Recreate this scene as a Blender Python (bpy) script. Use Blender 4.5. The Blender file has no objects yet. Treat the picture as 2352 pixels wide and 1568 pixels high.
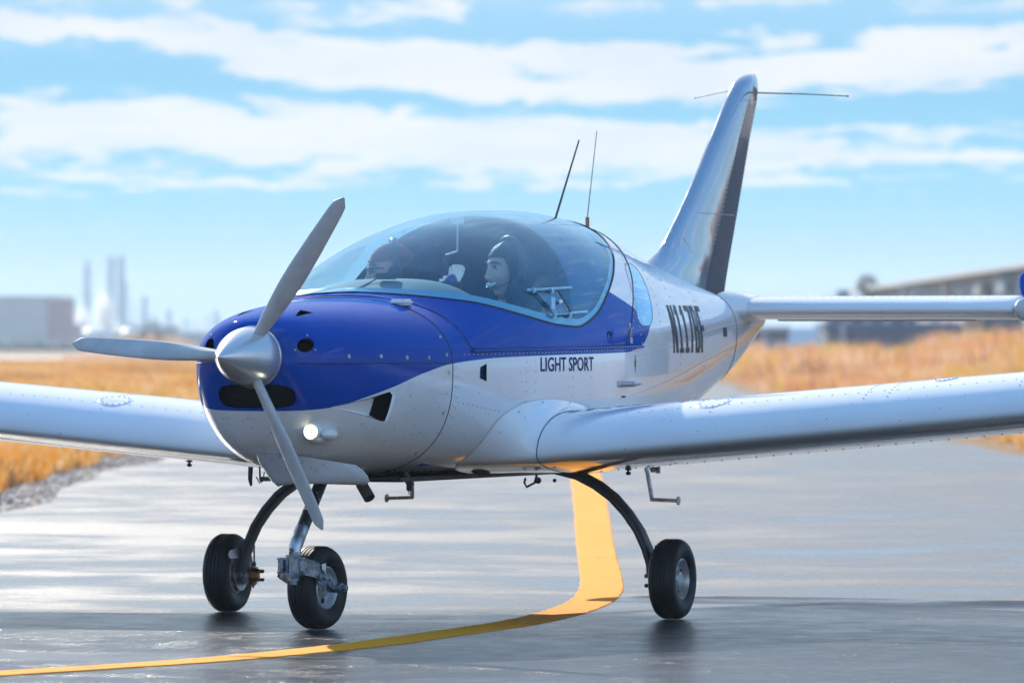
import bpy, bmesh, math, random
import numpy as np
from mathutils import Vector, Matrix
R = math.radians
random.seed(7); rng = np.random.default_rng(7)
S = bpy.context.scene
COL = S.collection

# ------------------------------------------------------------------ camera
CAMH = 1.143
cd = bpy.data.cameras.new('camera'); cam = bpy.data.objects.new('camera', cd); COL.objects.link(cam)
cam.location = (0, 0, CAMH); cam.rotation_euler = (R(90), 0, 0)
cd.lens = 227.1; cd.sensor_width = 36; cd.clip_start = .5; cd.clip_end = 9000
cd.dof.use_dof = True; cd.dof.focus_distance = 25.6; cd.dof.aperture_fstop = 5.6
S.camera = cam

# ------------------------------------------------------------------ light
SUN_EL, SUN_AZ = 29.0, -20.0          # azimuth from +Y (view direction), negative = left
sun_dir = Vector((math.sin(R(SUN_AZ)) * math.cos(R(SUN_EL)), math.cos(R(SUN_AZ)) * math.cos(R(SUN_EL)), math.sin(R(SUN_EL))))
sl = bpy.data.lights.new('sun', 'SUN'); sl.energy = 4.6; sl.angle = R(.53); sl.color = (1, .93, .82)
so = bpy.data.objects.new('sun', sl); COL.objects.link(so)
so.rotation_euler = sun_dir.to_track_quat('Z', 'Y').to_euler()
S.view_settings.view_transform = 'Standard'; S.view_settings.look = 'None'
S.view_settings.exposure = 0.75; S.view_settings.gamma = 1
S.render.engine = 'CYCLES'
S.cycles.max_bounces = 10; S.cycles.transparent_max_bounces = 24; S.cycles.volume_bounces = 0
S.cycles.use_denoising = True; S.cycles.caustics_reflective = False; S.cycles.caustics_refractive = False
S.cycles.sample_clamp_indirect = 6


class NT:
    """small helper for node trees"""
    def __init__(s, nt): s.nt = nt; s.n = nt.nodes; s.l = nt.links
    def new(s, t, ins=None, **kw):
        n = s.n.new(t)
        for k, v in kw.items(): setattr(n, k, v)
        for k, v in (ins or {}).items(): s.put(n.inputs[k], v)
        return n
    def put(s, sock, v):
        if hasattr(v, 'outputs'): v = v.outputs[0]
        if isinstance(v, bpy.types.NodeSocket): s.l.new(v, sock)
        elif isinstance(v, (tuple, list)) and sock.type == 'RGBA' and len(v) == 3: sock.default_value = (*v, 1)
        else: sock.default_value = v
    def m(s, op, a, b=0.0, c=None, clamp=False):
        n = s.n.new('ShaderNodeMath'); n.operation = op; n.use_clamp = clamp
        s.put(n.inputs[0], a); s.put(n.inputs[1], b)
        if c is not None: s.put(n.inputs[2], c)
        return n.outputs[0]
    def mix(s, f, a, b):
        n = s.n.new('ShaderNodeMix'); n.data_type = 'RGBA'
        s.put(n.inputs[0], f); s.put(n.inputs[6], a); s.put(n.inputs[7], b)
        return n.outputs[2]
    def ramp(s, f, stops, interp='LINEAR'):
        n = s.n.new('ShaderNodeValToRGB'); n.color_ramp.interpolation = interp
        e = n.color_ramp.elements
        while len(e) < len(stops): e.new(.5)
        for q, (p, c) in zip(e, stops):
            q.position = p; q.color = (*c, 1) if len(c) == 3 else c
        s.put(n.inputs[0], f); return n.outputs[0]
    def noise(s, vec, scale, detail=4, rough=.5, dist=0.0):
        n = s.new('ShaderNodeTexNoise', {'Scale': scale, 'Detail': detail, 'Roughness': rough, 'Distortion': dist})
        s.put(n.inputs['Vector'], vec); return n.outputs[0]
    def smooth(s, v, a, b, lo=0.0, hi=1.0):
        n = s.n.new('ShaderNodeMapRange'); n.interpolation_type = 'SMOOTHSTEP'
        s.put(n.inputs[0], v); n.inputs[1].default_value = a; n.inputs[2].default_value = b
        n.inputs[3].default_value = lo; n.inputs[4].default_value = hi
        return n.outputs[0]


# ------------------------------------------------------------------ world
W = bpy.data.worlds.new('World'); S.world = W; W.use_nodes = True
w = NT(W.node_tree); w.n.clear()
tc = w.new('ShaderNodeTexCoord'); dv = tc.outputs['Generated']
sx = w.new('ShaderNodeSeparateXYZ', {0: dv}); X, Y, Z = sx.outputs
zc = w.m('MAXIMUM', Z, 0.0)
# physical sky
zw = w.m('ADD', w.m('MULTIPLY', zc, 1.0), .12)
svec = w.new('ShaderNodeCombineXYZ', {0: X, 1: Y, 2: zw})
sky = w.new('ShaderNodeTexSky', {'Vector': svec}, sky_type='NISHITA', sun_disc=False,
            sun_elevation=R(SUN_EL), sun_rotation=R(SUN_AZ), air_density=1.0, dust_density=.4, ozone_density=2.0)
skyc = w.new('ShaderNodeHueSaturation', {'Saturation': 1.05, 'Value': .6, 'Color': sky}).outputs[0]
zr = w.m('POWER', zc, .5); FS = .84
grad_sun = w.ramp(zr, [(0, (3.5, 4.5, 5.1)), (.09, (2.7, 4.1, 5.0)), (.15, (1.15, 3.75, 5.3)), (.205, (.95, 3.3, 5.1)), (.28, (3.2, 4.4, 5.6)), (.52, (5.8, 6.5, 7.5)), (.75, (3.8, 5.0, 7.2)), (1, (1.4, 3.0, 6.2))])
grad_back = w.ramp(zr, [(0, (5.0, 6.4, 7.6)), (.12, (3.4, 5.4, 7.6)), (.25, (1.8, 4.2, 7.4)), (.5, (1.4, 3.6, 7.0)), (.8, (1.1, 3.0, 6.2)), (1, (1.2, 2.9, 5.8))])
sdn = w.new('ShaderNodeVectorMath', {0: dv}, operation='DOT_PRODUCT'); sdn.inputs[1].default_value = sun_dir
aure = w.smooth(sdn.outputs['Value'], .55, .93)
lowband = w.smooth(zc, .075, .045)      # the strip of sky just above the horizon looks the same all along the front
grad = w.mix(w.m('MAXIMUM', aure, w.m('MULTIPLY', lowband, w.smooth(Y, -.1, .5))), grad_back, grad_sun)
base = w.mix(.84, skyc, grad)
# clouds: layer seen in perspective
den = w.m('ADD', zc, .030)
cx = w.m('DIVIDE', X, den); cy = w.m('MULTIPLY', w.m('DIVIDE', Y, den), .36)
cv = w.new('ShaderNodeCombineXYZ', {0: cx, 1: cy, 2: .37}).outputs[0]
n1 = w.m('ADD', w.m('MULTIPLY', w.noise(cv, 5.5, 9, .64, .7), .8), w.m('MULTIPLY', w.noise(cv, .9, 4, .5, .3), .25))
n2 = w.noise(cv, .32, 3, .5, .2)
yp = w.m('MAXIMUM', Y, .05)
u = w.m('DIVIDE', X, yp); v = w.m('DIVIDE', Z, yp)
front = w.smooth(Y, .3, .6)


def band(px, py, rx, ry, slope, amp):
    """a cloud bank at a compass bearing and height: centre, half sizes, tilt (photo pixels/14840 = radians)"""
    u0, v0, a, b = (px - 1176) / 14840, (785 - py) / 14840, rx / 14840, ry / 14840
    du = w.m('SUBTRACT', u, u0)
    dvv = w.m('SUBTRACT', w.m('SUBTRACT', v, v0), w.m('MULTIPLY', du, -slope))
    q = w.m('ADD', w.m('POWER', w.m('ABSOLUTE', w.m('DIVIDE', du, a)), 2.0), w.m('POWER', w.m('ABSOLUTE', w.m('DIVIDE', dvv, b)), 2.0))
    return w.m('MULTIPLY', w.m('EXPONENT', w.m('MULTIPLY', q, -1.0)), amp)


banks = [(130, 62, 380, 50, .06, .30), (600, 150, 230, 55, .28, .30), (900, 125, 260, 60, .1, .30), (1050, 185, 330, 28, .12, .2), (1450, 170, 330, 45, .08, .27),
         (2050, 150, 420, 50, -.06, .33), (250, 280, 420, 42, .06, .31), (100, 335, 200, 40, .0, .2), (900, 330, 560, 70, .02, .30), (1350, 330, 320, 62, .05, .26), (1800, 345, 130, 30, 0, .16),
         (2150, 362, 260, 14, 0, .24), (1850, 417, 150, 10, 0, .2), (620, 425, 300, 12, 0, .18), (2200, 300, 160, 10, .03, .12), (115, 212, 50, 12, 0, .2), (1790, 237, 70, 10, 0, .16),
         (460, 165, 60, 14, 0, .14), (430, 232, 60, 9, 0, .14), (1500, 15, 500, 25, 0, .12),
         (450, 115, 130, 20, 0, .08), (300, 150, 350, 42, .1, -.20), (880, 225, 420, 22, .07, -.25), (1500, 262, 420, 20, 0, -.18), (2150, 240, 400, 34, 0, -.22), (1300, 60, 800, 26, -.03, -.2),
         (420, 318, 130, 9, 0, -.2), (1176, 560, 1600, 90, 0, -.25), (1000, 470, 1300, 30, 0, -.2), (250, 25, 300, 20, 0, -.1), (1120, 165, 120, 12, .1, -.12)]
tot = 0.0
for bk in banks: tot = w.m('ADD', band(*bk), tot)
tot = w.m('MULTIPLY', tot, front)
cl = w.m('ADD', w.m('ADD', w.m('MULTIPLY', w.m('SUBTRACT', n1, .5), w.m('SUBTRACT', 1.6, w.m('MULTIPLY', w.smooth(zc, .1, .5), .9))), w.m('MULTIPLY', w.m('SUBTRACT', n2, .5), w.m('SUBTRACT', .7, w.m('MULTIPLY', front, .55)))), tot)
cf = w.m('MULTIPLY', w.smooth(cl, .01, .22), .95)
cshade = w.noise(cv, 2.2, 4, .5)
ccol = w.mix(w.smooth(cshade, .35, .65), (4.7, 5.1, 5.6), (5.5, 5.55, 5.7))
# unseen clouds overhead and behind the camera, thinner, brightened to light the white paint
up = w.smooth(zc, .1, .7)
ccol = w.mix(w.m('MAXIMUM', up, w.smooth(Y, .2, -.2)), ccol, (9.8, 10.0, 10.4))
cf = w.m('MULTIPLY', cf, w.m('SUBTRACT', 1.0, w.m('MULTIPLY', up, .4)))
cf = w.m('MULTIPLY', cf, w.m('ADD', .95, w.m('MULTIPLY', .05, w.m('MAXIMUM', front, aure))))
cf = w.m('MULTIPLY', cf, w.smooth(zc, .004, .014))
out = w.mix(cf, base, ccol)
# a contrail crossing the sky behind the camera (a great circle)
nrm = Vector((-.42, -.50, .76)).normalized()
dt = w.new('ShaderNodeVectorMath', {0: dv}, operation='DOT_PRODUCT'); dt.inputs[1].default_value = nrm
wob = w.m('MULTIPLY', w.m('SUBTRACT', w.noise(dv, 22, 4, .6), .5), .010)
ct = w.smooth(w.m('ABSOLUTE', w.m('ADD', dt.outputs['Value'], wob)), .028, .008)
ct = w.m('MULTIPLY', ct, w.m('MULTIPLY', w.smooth(Y, .1, -.2), w.smooth(zc, .02, .1)))
out = w.mix(w.m('MULTIPLY', ct, .85), out, (15, 15, 15))
# below the horizon: dull ground
out = w.mix(w.smooth(Z, 0.0, -.02), out, (1.8, 1.5, 1.2))
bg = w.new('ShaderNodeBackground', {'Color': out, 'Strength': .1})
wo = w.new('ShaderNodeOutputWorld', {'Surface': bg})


# ------------------------------------------------------------------ materials
def mat(name, color=(.8, .8, .8), rough=.5, metal=0.0, coat=0.0, spec=.5, emit=None, emis=0.0, noise=None, bump=None, trans=0.0, sub=0.0):
    m = bpy.data.materials.new(name); m.use_nodes = True
    t = NT(m.node_tree); p = t.n['Principled BSDF']
    t.put(p.inputs['Base Color'], color)
    p.inputs['Roughness'].default_value = rough; p.inputs['Metallic'].default_value = metal
    p.inputs['Coat Weight'].default_value = coat; p.inputs['Coat Roughness'].default_value = .03
    p.inputs['Specular IOR Level'].default_value = spec
    if emit: t.put(p.inputs['Emission Color'], emit); p.inputs['Emission Strength'].default_value = emis
    tcn = t.new('ShaderNodeTexCoord').outputs['Object']
    if noise:      # (scale, amount, colour2)
        f = t.smooth(t.noise(tcn, noise[0], 5, .6), .35, .7)
        t.put(p.inputs['Base Color'], t.mix(t.m('MULTIPLY', f, noise[1]), color, noise[2]))
        t.put(p.inputs['Roughness'], t.m('ADD', t.m('MULTIPLY', f, .15), rough))
    if bump:
        b = t.new('ShaderNodeBump', {'Strength': bump[1], 'Distance': bump[2] if len(bump) > 2 else .002, 'Height': t.noise(tcn, bump[0], 4, .6)})
        t.put(p.inputs['Normal'], b)
    return m


def paint(name, color, dirt=0.0, rough=.12):
    """gloss paint with fly specks, faint road film low down on the nose, and a slight orange-peel wave"""
    m = bpy.data.materials.new(name); m.use_nodes = True
    t = NT(m.node_tree); p = t.n['Principled BSDF']
    o = t.new('ShaderNodeTexCoord').outputs['Object']
    film = t.smooth(t.noise(o, 3.0, 6, .6), .42, .75)
    v1 = t.new('ShaderNodeTexVoronoi', {'Scale': 55.0, 'Vector': o}, feature='F1')
    keep = t.m('GREATER_THAN', t.new('ShaderNodeSeparateXYZ', {0: v1.outputs['Color']}).outputs[0], .80 if dirt > .5 else .95)
    spot = t.m('MULTIPLY', t.smooth(v1.outputs['Distance'], .22, .10), keep)
    c = t.mix(t.m('MULTIPLY', film, .12 + .22 * dirt), color, tuple(x * .55 for x in color))
    c = t.mix(t.m('MULTIPLY', spot, .75), c, (.03, .025, .02))
    if dirt > .5:
        s = t.new('ShaderNodeMapping', {'Vector': o, 'Scale': (14, 3, 14)})
        st = t.smooth(t.noise(s, 1.5, 5, .65), .52, .78)
        c = t.mix(t.m('MULTIPLY', st, .8 * dirt - .25), c, (.16, .10, .06))
    t.put(p.inputs['Base Color'], c)
    t.put(p.inputs['Roughness'], t.m('ADD', t.m('MULTIPLY', film, .10 + .2 * dirt), rough))
    p.inputs['Coat Weight'].default_value = .9 - .4 * dirt; p.inputs['Coat Roughness'].default_value = .03; p.inputs['Specular IOR Level'].default_value = .12
    b = t.new('ShaderNodeBump', {'Strength': .12, 'Distance': .02, 'Height': t.noise(o, 5.5, 2, .4)})
    t.put(p.inputs['Normal'], b)
    return m


M = {}
M['white'] = paint('white_paint', (.86, .86, .86))
M['white_dirty'] = paint('dirty_white_paint', (.56, .56, .56), 1.0, .3)
M['blue'] = paint('blue_paint', (.0, .062, .38))
M['blue'].node_tree.nodes['Principled BSDF'].inputs['Coat Weight'].default_value = .45; M['blue'].node_tree.nodes['Principled BSDF'].inputs['Specular IOR Level'].default_value = 0.0
M['dark'] = mat('black_void', (.008, .008, .010), .8, spec=.1)
M['groove'] = mat('panel_gap', (.03, .035, .05), .6)
M['black'] = mat('black_metal', (.020, .021, .024), .38, noise=(30, .5, (.05, .05, .05)))
M['legblack'] = mat('gear_leg_black', (.018, .020, .024), .42, noise=(18, .5, (.07, .07, .07)), bump=(60, .25))
M['strut'] = mat('chipped_black_strut', (.012, .012, .014), .35, noise=(14, 0, (0, 0, 0)))
_t = NT(M['strut'].node_tree); _p = _t.n['Principled BSDF']; _o = _t.new('ShaderNodeTexCoord').outputs['Object']
_mp = _t.new('ShaderNodeMapping', {'Vector': _o, 'Scale': (1, 1, .35)})
_t.put(_p.inputs['Base Color'], _t.mix(_t.smooth(_t.noise(_mp, 40, 4, .6), .64, .67), (.012, .012, .014), (.55, .56, .58)))
M['rubber'] = mat('tyre_rubber', (.006, .007, .009), .42, spec=.28, noise=(9, .5, (.018, .019, .022)), bump=(120, .2, .001))
M['alu'] = mat('worn_aluminium', (.55, .57, .60), .32, metal=.85, noise=(25, .6, (.12, .11, .10)))
M['steel'] = mat('grimy_steel', (.30, .33, .38), .35, metal=.8, noise=(28, .9, (.03, .028, .026)))
M['rim'] = mat('wheel_rim_metal', (.62, .66, .68), .35, metal=.5, noise=(20, .5, (.15, .15, .15)))
M['spinner'] = mat('spinner_silver', (.66, .67, .68), .26, metal=.55, coat=.3)
M['blade'] = mat('propeller_blade_grey', (.58, .56, .54), .35, coat=.2, noise=(10, .3, (.2, .2, .2)))
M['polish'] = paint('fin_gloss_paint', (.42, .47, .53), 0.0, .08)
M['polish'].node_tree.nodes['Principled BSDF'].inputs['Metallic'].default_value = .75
M['orange'] = mat('anodised_orange', (.55, .22, .02), .35, metal=.4, noise=(40, .5, (.10, .05, .01)))
M['lamp'] = mat('landing_light_glow', (1, 1, .9), .3, emit=(1, 1, .86), emis=9)
M['lampring'] = mat('lamp_reflector_rim', (.70, .72, .20), .3, metal=.3, emit=(.8, .85, .2), emis=.35)
M['rust'] = mat('step_tube_rusty_white', (.45, .38, .32), .5, noise=(30, .7, (.14, .08, .05)))
M['decal_navy'] = mat('navy_lettering', (.005, .016, .15), .45, spec=.1)
M['decal_grey'] = mat('registration_lettering', (.016, .030, .055), .4, spec=.15)
M['decal_green'] = mat('green_marker', (.06, .16, .03), .4)
M['decal_red'] = mat('red_warning', (.30, .04, .03), .4)
M['decal_pale'] = mat('placard_grey', (.40, .41, .42), .4)
M['interior'] = mat('cabin_lining', (.001, .055, .15), .7, noise=(6, .5, (.004, .09, .22)))
M['dash'] = mat('glareshield_vinyl', (.10, .17, .19), .75, bump=(200, .2, .001))
M['seat'] = mat('seat_leather', (.012, .025, .045), .5, bump=(80, .2, .002))
M['skin'] = mat('skin', (.78, .47, .34), .5, noise=(18, .25, (.60, .26, .20)))
M['skin'].node_tree.nodes['Principled BSDF'].inputs['Subsurface Weight'].default_value = .15
M['skin'].node_tree.nodes['Principled BSDF'].inputs['Subsurface Scale'].default_value = .01
M['lip'] = mat('lips', (.45, .12, .10), .4)
M['teeth'] = mat('teeth', (.85, .83, .78), .3)
M['eye'] = mat('eye_white', (.75, .75, .73), .2)
M['iris'] = mat('iris', (.02, .012, .008), .15)
M['hair'] = mat('dark_hair', (.010, .006, .005), .62, bump=(90, .6, .004))
M['jacket'] = mat('olive_jacket', (.035, .055, .050), .8, noise=(8, .6, (.07, .09, .08)), bump=(60, .3, .004))
M['jacket2'] = mat('navy_jacket', (.02, .03, .05), .8, noise=(8, .6, (.04, .05, .07)), bump=(60, .3, .004))
M['cap'] = mat('red_cap_cloth', (.30, .03, .03), .8)
M['headset'] = mat('headset_plastic', (.02, .03, .045), .4)
M['puck'] = mat('white_antenna_plastic', (.82, .82, .80), .35)
M['sealant'] = mat('canopy_edge_band', (.16, .40, .52), .35, coat=.3)


def glassmat(name, tint, refl=1.0, haze=.0, ior=1.45):
    m = bpy.data.materials.new(name); m.use_nodes = True; t = NT(m.node_tree); t.n.clear()
    bf = t.new('ShaderNodeNewGeometry').outputs['Backfacing']
    fr = t.new('ShaderNodeFresnel', {'IOR': t.m('ADD', t.m('MULTIPLY', bf, 1 / ior - ior), ior)})
    tr = t.new('ShaderNodeBsdfTransparent', {'Color': (*tint, 1)})
    df = t.new('ShaderNodeBsdfDiffuse', {'Color': (.35, .62, .78, 1)})
    o = t.new('ShaderNodeTexCoord').outputs['Object']
    scr = t.smooth(t.noise(o, 45, 6, .75), .50, .80)
    mx0 = t.new('ShaderNodeMixShader', {0: t.m('ADD', t.m('MULTIPLY', scr, haze), haze * .35), 1: tr, 2: df})
    gl = t.new('ShaderNodeBsdfGlossy', {'Roughness': .015, 'Color': (.52, .80, 1, 1)})
    mx = t.new('ShaderNodeMixShader', {0: t.m('MINIMUM', t.m('MULTIPLY', fr, refl), 1.0), 1: mx0, 2: gl})
    t.new('ShaderNodeOutputMaterial', {'Surface': mx})
    return m


M['acrylic'] = glassmat('clear_acrylic', (.70, .88, .94), 2.0, .9)
M['glass'] = glassmat('tinted_canopy_acrylic', (.74, .92, .97), 1.5, .02)
M['qglass'] = glassmat('quarter_window_acrylic', (.80, .86, .90), 2.8, .8)


# ------------------------------------------------------------------ mesh helpers
def tag(o, label=None, cat=None, group=None, kind=None):
    if label: o['label'] = label
    if cat: o['category'] = cat
    if group: o['group'] = group
    if kind: o['kind'] = kind
    return o


def mk(name, verts, faces, mats, parent=None, mi=None, smooth=True, sharp=40, label=None, kind=None):
    me = bpy.data.meshes.new(name)
    me.from_pydata([tuple(map(float, p)) for p in verts], [], [tuple(map(int, f)) for f in faces])
    if not isinstance(mats, (list, tuple)): mats = [mats]
    for q in mats: me.materials.append(q)
    if mi is not None: me.polygons.foreach_set('material_index', np.array(mi, dtype=np.int32))
    if smooth:
        me.polygons.foreach_set('use_smooth', [True] * len(me.polygons))
        if sharp: me.set_sharp_from_angle(angle=R(sharp))
    me.update()
    o = bpy.data.objects.new(name, me); COL.objects.link(o)
    if parent: o.parent = parent
    if label: o['label'] = label
    if kind: o['kind'] = kind
    return o


class B:
    """collects simple solids into one mesh"""
    def __init__(s): s.v = []; s.f = []; s.m = []
    def add(s, v, f, mi=0, T=None):
        o = len(s.v)
        s.v += [tuple(T @ Vector(p)) if T is not None else tuple(p) for p in v]
        s.f += [tuple(i + o for i in q) for q in f]; s.m += [mi] * len(f); return s
    def box(s, c, d, mi=0, T=None, bev=0.0):
        x, y, z = d[0] / 2, d[1] / 2, d[2] / 2
        if bev > 0:
            bm = bmesh.new(); bmesh.ops.create_cube(bm, size=1)
            for q in bm.verts: q.co = Vector((q.co.x * 2 * x, q.co.y * 2 * y, q.co.z * 2 * z))
            bmesh.ops.bevel(bm, geom=bm.edges[:], offset=bev, segments=2, affect='EDGES')
            bm.verts.index_update()
            v = [(q.co.x + c[0], q.co.y + c[1], q.co.z + c[2]) for q in bm.verts]; f = [[k.index for k in q.verts] for q in bm.faces]; bm.free()
            return s.add(v, f, mi, T)
        v = [(c[0] + a * x, c[1] + b * y, c[2] + e * z) for a in (-1, 1) for b in (-1, 1) for e in (-1, 1)]
        return s.add(v, [(0, 1, 3, 2), (4, 6, 7, 5), (0, 4, 5, 1), (2, 3, 7, 6), (0, 2, 6, 4), (1, 5, 7, 3)], mi, T)
    def tube(s, pts, r, n=12, mi=0, T=None, cap=True, flat=None):
        """flat=(a,b,upvector): elliptical/rectangular section half sizes"""
        P = [Vector(p) for p in pts]; k = len(P)
        rr = r if isinstance(r, (list, tuple)) else [r] * k
        v = []; f = []
        ref = Vector(flat[2]) if flat else None
        prev = None
        for i, p in enumerate(P):
            d = (P[min(i + 1, k - 1)] - P[max(i - 1, 0)]).normalized()
            if ref is not None: a = (ref - d * ref.dot(d)).normalized()
            else:
                if prev is None: a = d.orthogonal().normalized()
                else: a = (prev - d * prev.dot(d)).normalized()
                prev = a
            b = d.cross(a)
            for j in range(n):
                th = 2 * math.pi * j / n
                ca, sa = math.cos(th), math.sin(th)
                if flat:
                    e = flat[3] if len(flat) > 3 else 1.0
                    ca = math.copysign(abs(ca) ** e, ca); sa = math.copysign(abs(sa) ** e, sa)
                    v.append(p + a * ca * flat[0] * rr[i] + b * sa * flat[1] * rr[i])
                else: v.append(p + (a * ca + b * sa) * rr[i])
        for i in range(k - 1):
            for j in range(n):
                j2 = (j + 1) % n
                f.append((i * n + j, i * n + j2, (i + 1) * n + j2, (i + 1) * n + j))
        if cap: f.append(tuple(range(n - 1, -1, -1))); f.append(tuple(range((k - 1) * n, k * n)))
        return s.add(v, f, mi, T)
    def lathe(s, prof, n=48, mi=0, T=None, axis='x'):
        """prof: (r, h) pairs revolved about axis"""
        v = []; f = []; k = len(prof)
        for (r, h) in prof:
            for j in range(n):
                th = 2 * math.pi * j / n; c, q = r * math.cos(th), r * math.sin(th)
                v.append({'x': (h, c, q), 'y': (c, h, q), 'z': (c, q, h)}[axis])
        for i in range(k - 1):
            for j in range(n):
                j2 = (j + 1) % n; f.append((i * n + j, i * n + j2, (i + 1) * n + j2, (i + 1) * n + j))
        return s.add(v, f, mi, T)
    def ball(s, c, r, mi=0, T=None, n=14, m=8):
        v = []; f = []
        rx, ry, rz = r if isinstance(r, (tuple, list)) else (r, r, r)
        for i in range(m + 1):
            ph = math.pi * i / m
            for j in range(n):
                th = 2 * math.pi * j / n
                v.append((c[0] + rx * math.sin(ph) * math.cos(th), c[1] + ry * math.sin(ph) * math.sin(th), c[2] + rz * math.cos(ph)))
        for i in range(m):
            for j in range(n):
                j2 = (j + 1) % n; f.append((i * n + j, (i + 1) * n + j, (i + 1) * n + j2, i * n + j2))
        return s.add(v, f, mi, T)
    def mk(s, name, mats, parent=None, **kw): return mk(name, s.v, s.f, mats, parent, mi=s.m, **kw)


def pchip(xs, ys):
    xs = np.array(xs, float); ys = np.array(ys, float)
    h = np.diff(xs); d = np.diff(ys) / h; m = np.zeros_like(ys)
    m[1:-1] = np.where(d[:-1] * d[1:] > 0, 2 * d[:-1] * d[1:] / (d[:-1] + d[1:] + 1e-12), 0)
    m[0], m[-1] = d[0], d[-1]
    def f(x):
        x = np.clip(x, xs[0], xs[-1]); i = np.clip(np.searchsorted(xs, x, side='right') - 1, 0, len(h) - 1)
        s = (x - xs[i]) / h[i]
        r = (2 * s**3 - 3 * s**2 + 1) * ys[i] + (s**3 - 2 * s**2 + s) * h[i] * m[i] + (-2 * s**3 + 3 * s**2) * ys[i + 1] + (s**3 - s**2) * h[i] * m[i + 1]
        return r
    return lambda x: (float(f(np.array(x))) if np.isscalar(x) else f(np.asarray(x, float)))


def split(verts, faces, g):
    """cut polygons along g(v)=0; returns verts, inside faces (g>0), outside faces"""
    V = [tuple(v) for v in verts]; G = list(g); cache = {}; pos = []; neg = []
    for f in faces:
        s = [G[i] > 0 for i in f]
        if all(s): pos.append(f); continue
        if not any(s): neg.append(f); continue
        P = []; N = []
        for k in range(len(f)):
            a, b = f[k], f[(k + 1) % len(f)]
            (P if G[a] > 0 else N).append(a)
            if (G[a] > 0) != (G[b] > 0):
                key = (min(a, b), max(a, b))
                if key not in cache:
                    i, j = key; q = G[i] / (G[i] - G[j])
                    V.append(tuple(V[i][c] + (V[j][c] - V[i][c]) * q for c in range(3))); G.append(0.0); cache[key] = len(V) - 1
                P.append(cache[key]); N.append(cache[key])
        if len(P) > 2: pos.append(tuple(P))
        if len(N) > 2: neg.append(tuple(N))
    return V, pos, neg


# ------------------------------------------------------------------ aircraft surface definition (x = left wing, y = aft of nose wheel, z = up)
fW = pchip([-.635, -.62, -.60, -.56, -.50, -.42, -.30, -.10, .2, .6, 1.2, 1.8, 2.2, 2.6, 3.1, 3.75, 4.4, 5.0, 5.3],
           [.135, .180, .215, .262, .300, .340, .385, .440, .500, .548, .582, .572, .545, .500, .420, .300, .195, .105, .055])
fT = pchip([-.635, -.60, -.5, -.3, 0, .3, .36, .6, .9, 1.2, 1.6, 2.0, 2.4, 2.8, 3.2, 3.7, 4.4, 5.0, 5.3],
           [1.222, 1.236, 1.258, 1.284, 1.308, 1.328, 1.345, 1.455, 1.560, 1.632, 1.688, 1.700, 1.682, 1.640, 1.572, 1.490, 1.395, 1.325, 1.30])
fB = pchip([-.635, -.62, -.60, -.56, -.50, -.42, -.32, -.1, .2, 1.2, 2.2, 3.0, 3.75, 4.2, 4.72, 5.3],
           [.990, .925, .878, .805, .735, .680, .645, .620, .606, .600, .605, .660, .765, .860, .985, 1.20])
fM = pchip([-.635, -.3, .2, 1.2, 2.6, 3.75, 4.6, 5.3], [1.06, 1.06, 1.04, 1.05, 1.08, 1.13, 1.20, 1.26])
fNL = pchip([-.635, -.3, .2, .8, 2.5, 4.5, 5.3], [2.2, 2.3, 2.6, 3.6, 3.2, 2.4, 2.2])
fNU = pchip([-.635, .2, .9, 2.2, 3.2, 5.3], [2.1, 2.25, 2.25, 2.25, 2.0, 2.0])


def sec(t, a, off=0.0):
    """point on the fuselage at station t, angle a (-pi/2 bottom, 0 side, pi/2 top), x >= 0 side"""
    W_, T_, B_, M_ = fW(t) - off, fT(t) - off, fB(t) + off, fM(t)
    ca, sa = math.cos(a), math.sin(a)
    n = fNU(t) if sa > 0 else fNL(t); h = (T_ - M_) if sa > 0 else (M_ - B_)
    return (math.copysign(abs(ca) ** (2 / n) * W_, ca), M_ + math.copysign(abs(sa) ** (2 / n), sa) * h)


def side_x(t, z, off=0.0):
    W_, T_, B_, M_ = fW(t) + off, fT(t) + off, fB(t) - off, fM(t)
    n = fNU(t) if z > M_ else fNL(t); h = (T_ - M_) if z > M_ else (M_ - B_)
    q = min(1.0, abs(z - M_) / h)
    return W_ * max(0.0, 1 - q ** n) ** (1 / n)


def top_z(t, x, off=0.0):
    W_, T_, M_ = fW(t) + off, fT(t) + off, fM(t); n = fNU(t)
    return M_ + (T_ - M_) * max(0.0, 1 - min(1, abs(x) / W_) ** n) ** (1 / n)


def grid(ts, off=0.0, NA=84):
    V = []; F = []
    angs = [-math.pi / 2 + 2 * math.pi * j / (2 * NA) for j in range(2 * NA)]
    for t in ts:
        for a in angs:
            x, z = sec(t, a, off); V.append((x, t, z))
    n = len(angs)
    for i in range(len(ts) - 1):
        for j in range(n):
            j2 = (j + 1) % n; F.append((i * n + j, (i + 1) * n + j, (i + 1) * n + j2, i * n + j2))
    return V, F, n


AC = bpy.data.objects.new('light_aircraft', None); COL.objects.link(AC)
PSI = R(-21.3)
AC.location = (-.774, 25.7, 0); AC.rotation_euler = (0, 0, PSI)
tag(AC, 'blue and white two-seat low-wing light aeroplane with bubble canopy taxiing on wet asphalt', 'aeroplane')
AM = Matrix.Translation(AC.location) @ Matrix.Rotation(PSI, 4, 'Z')

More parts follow.
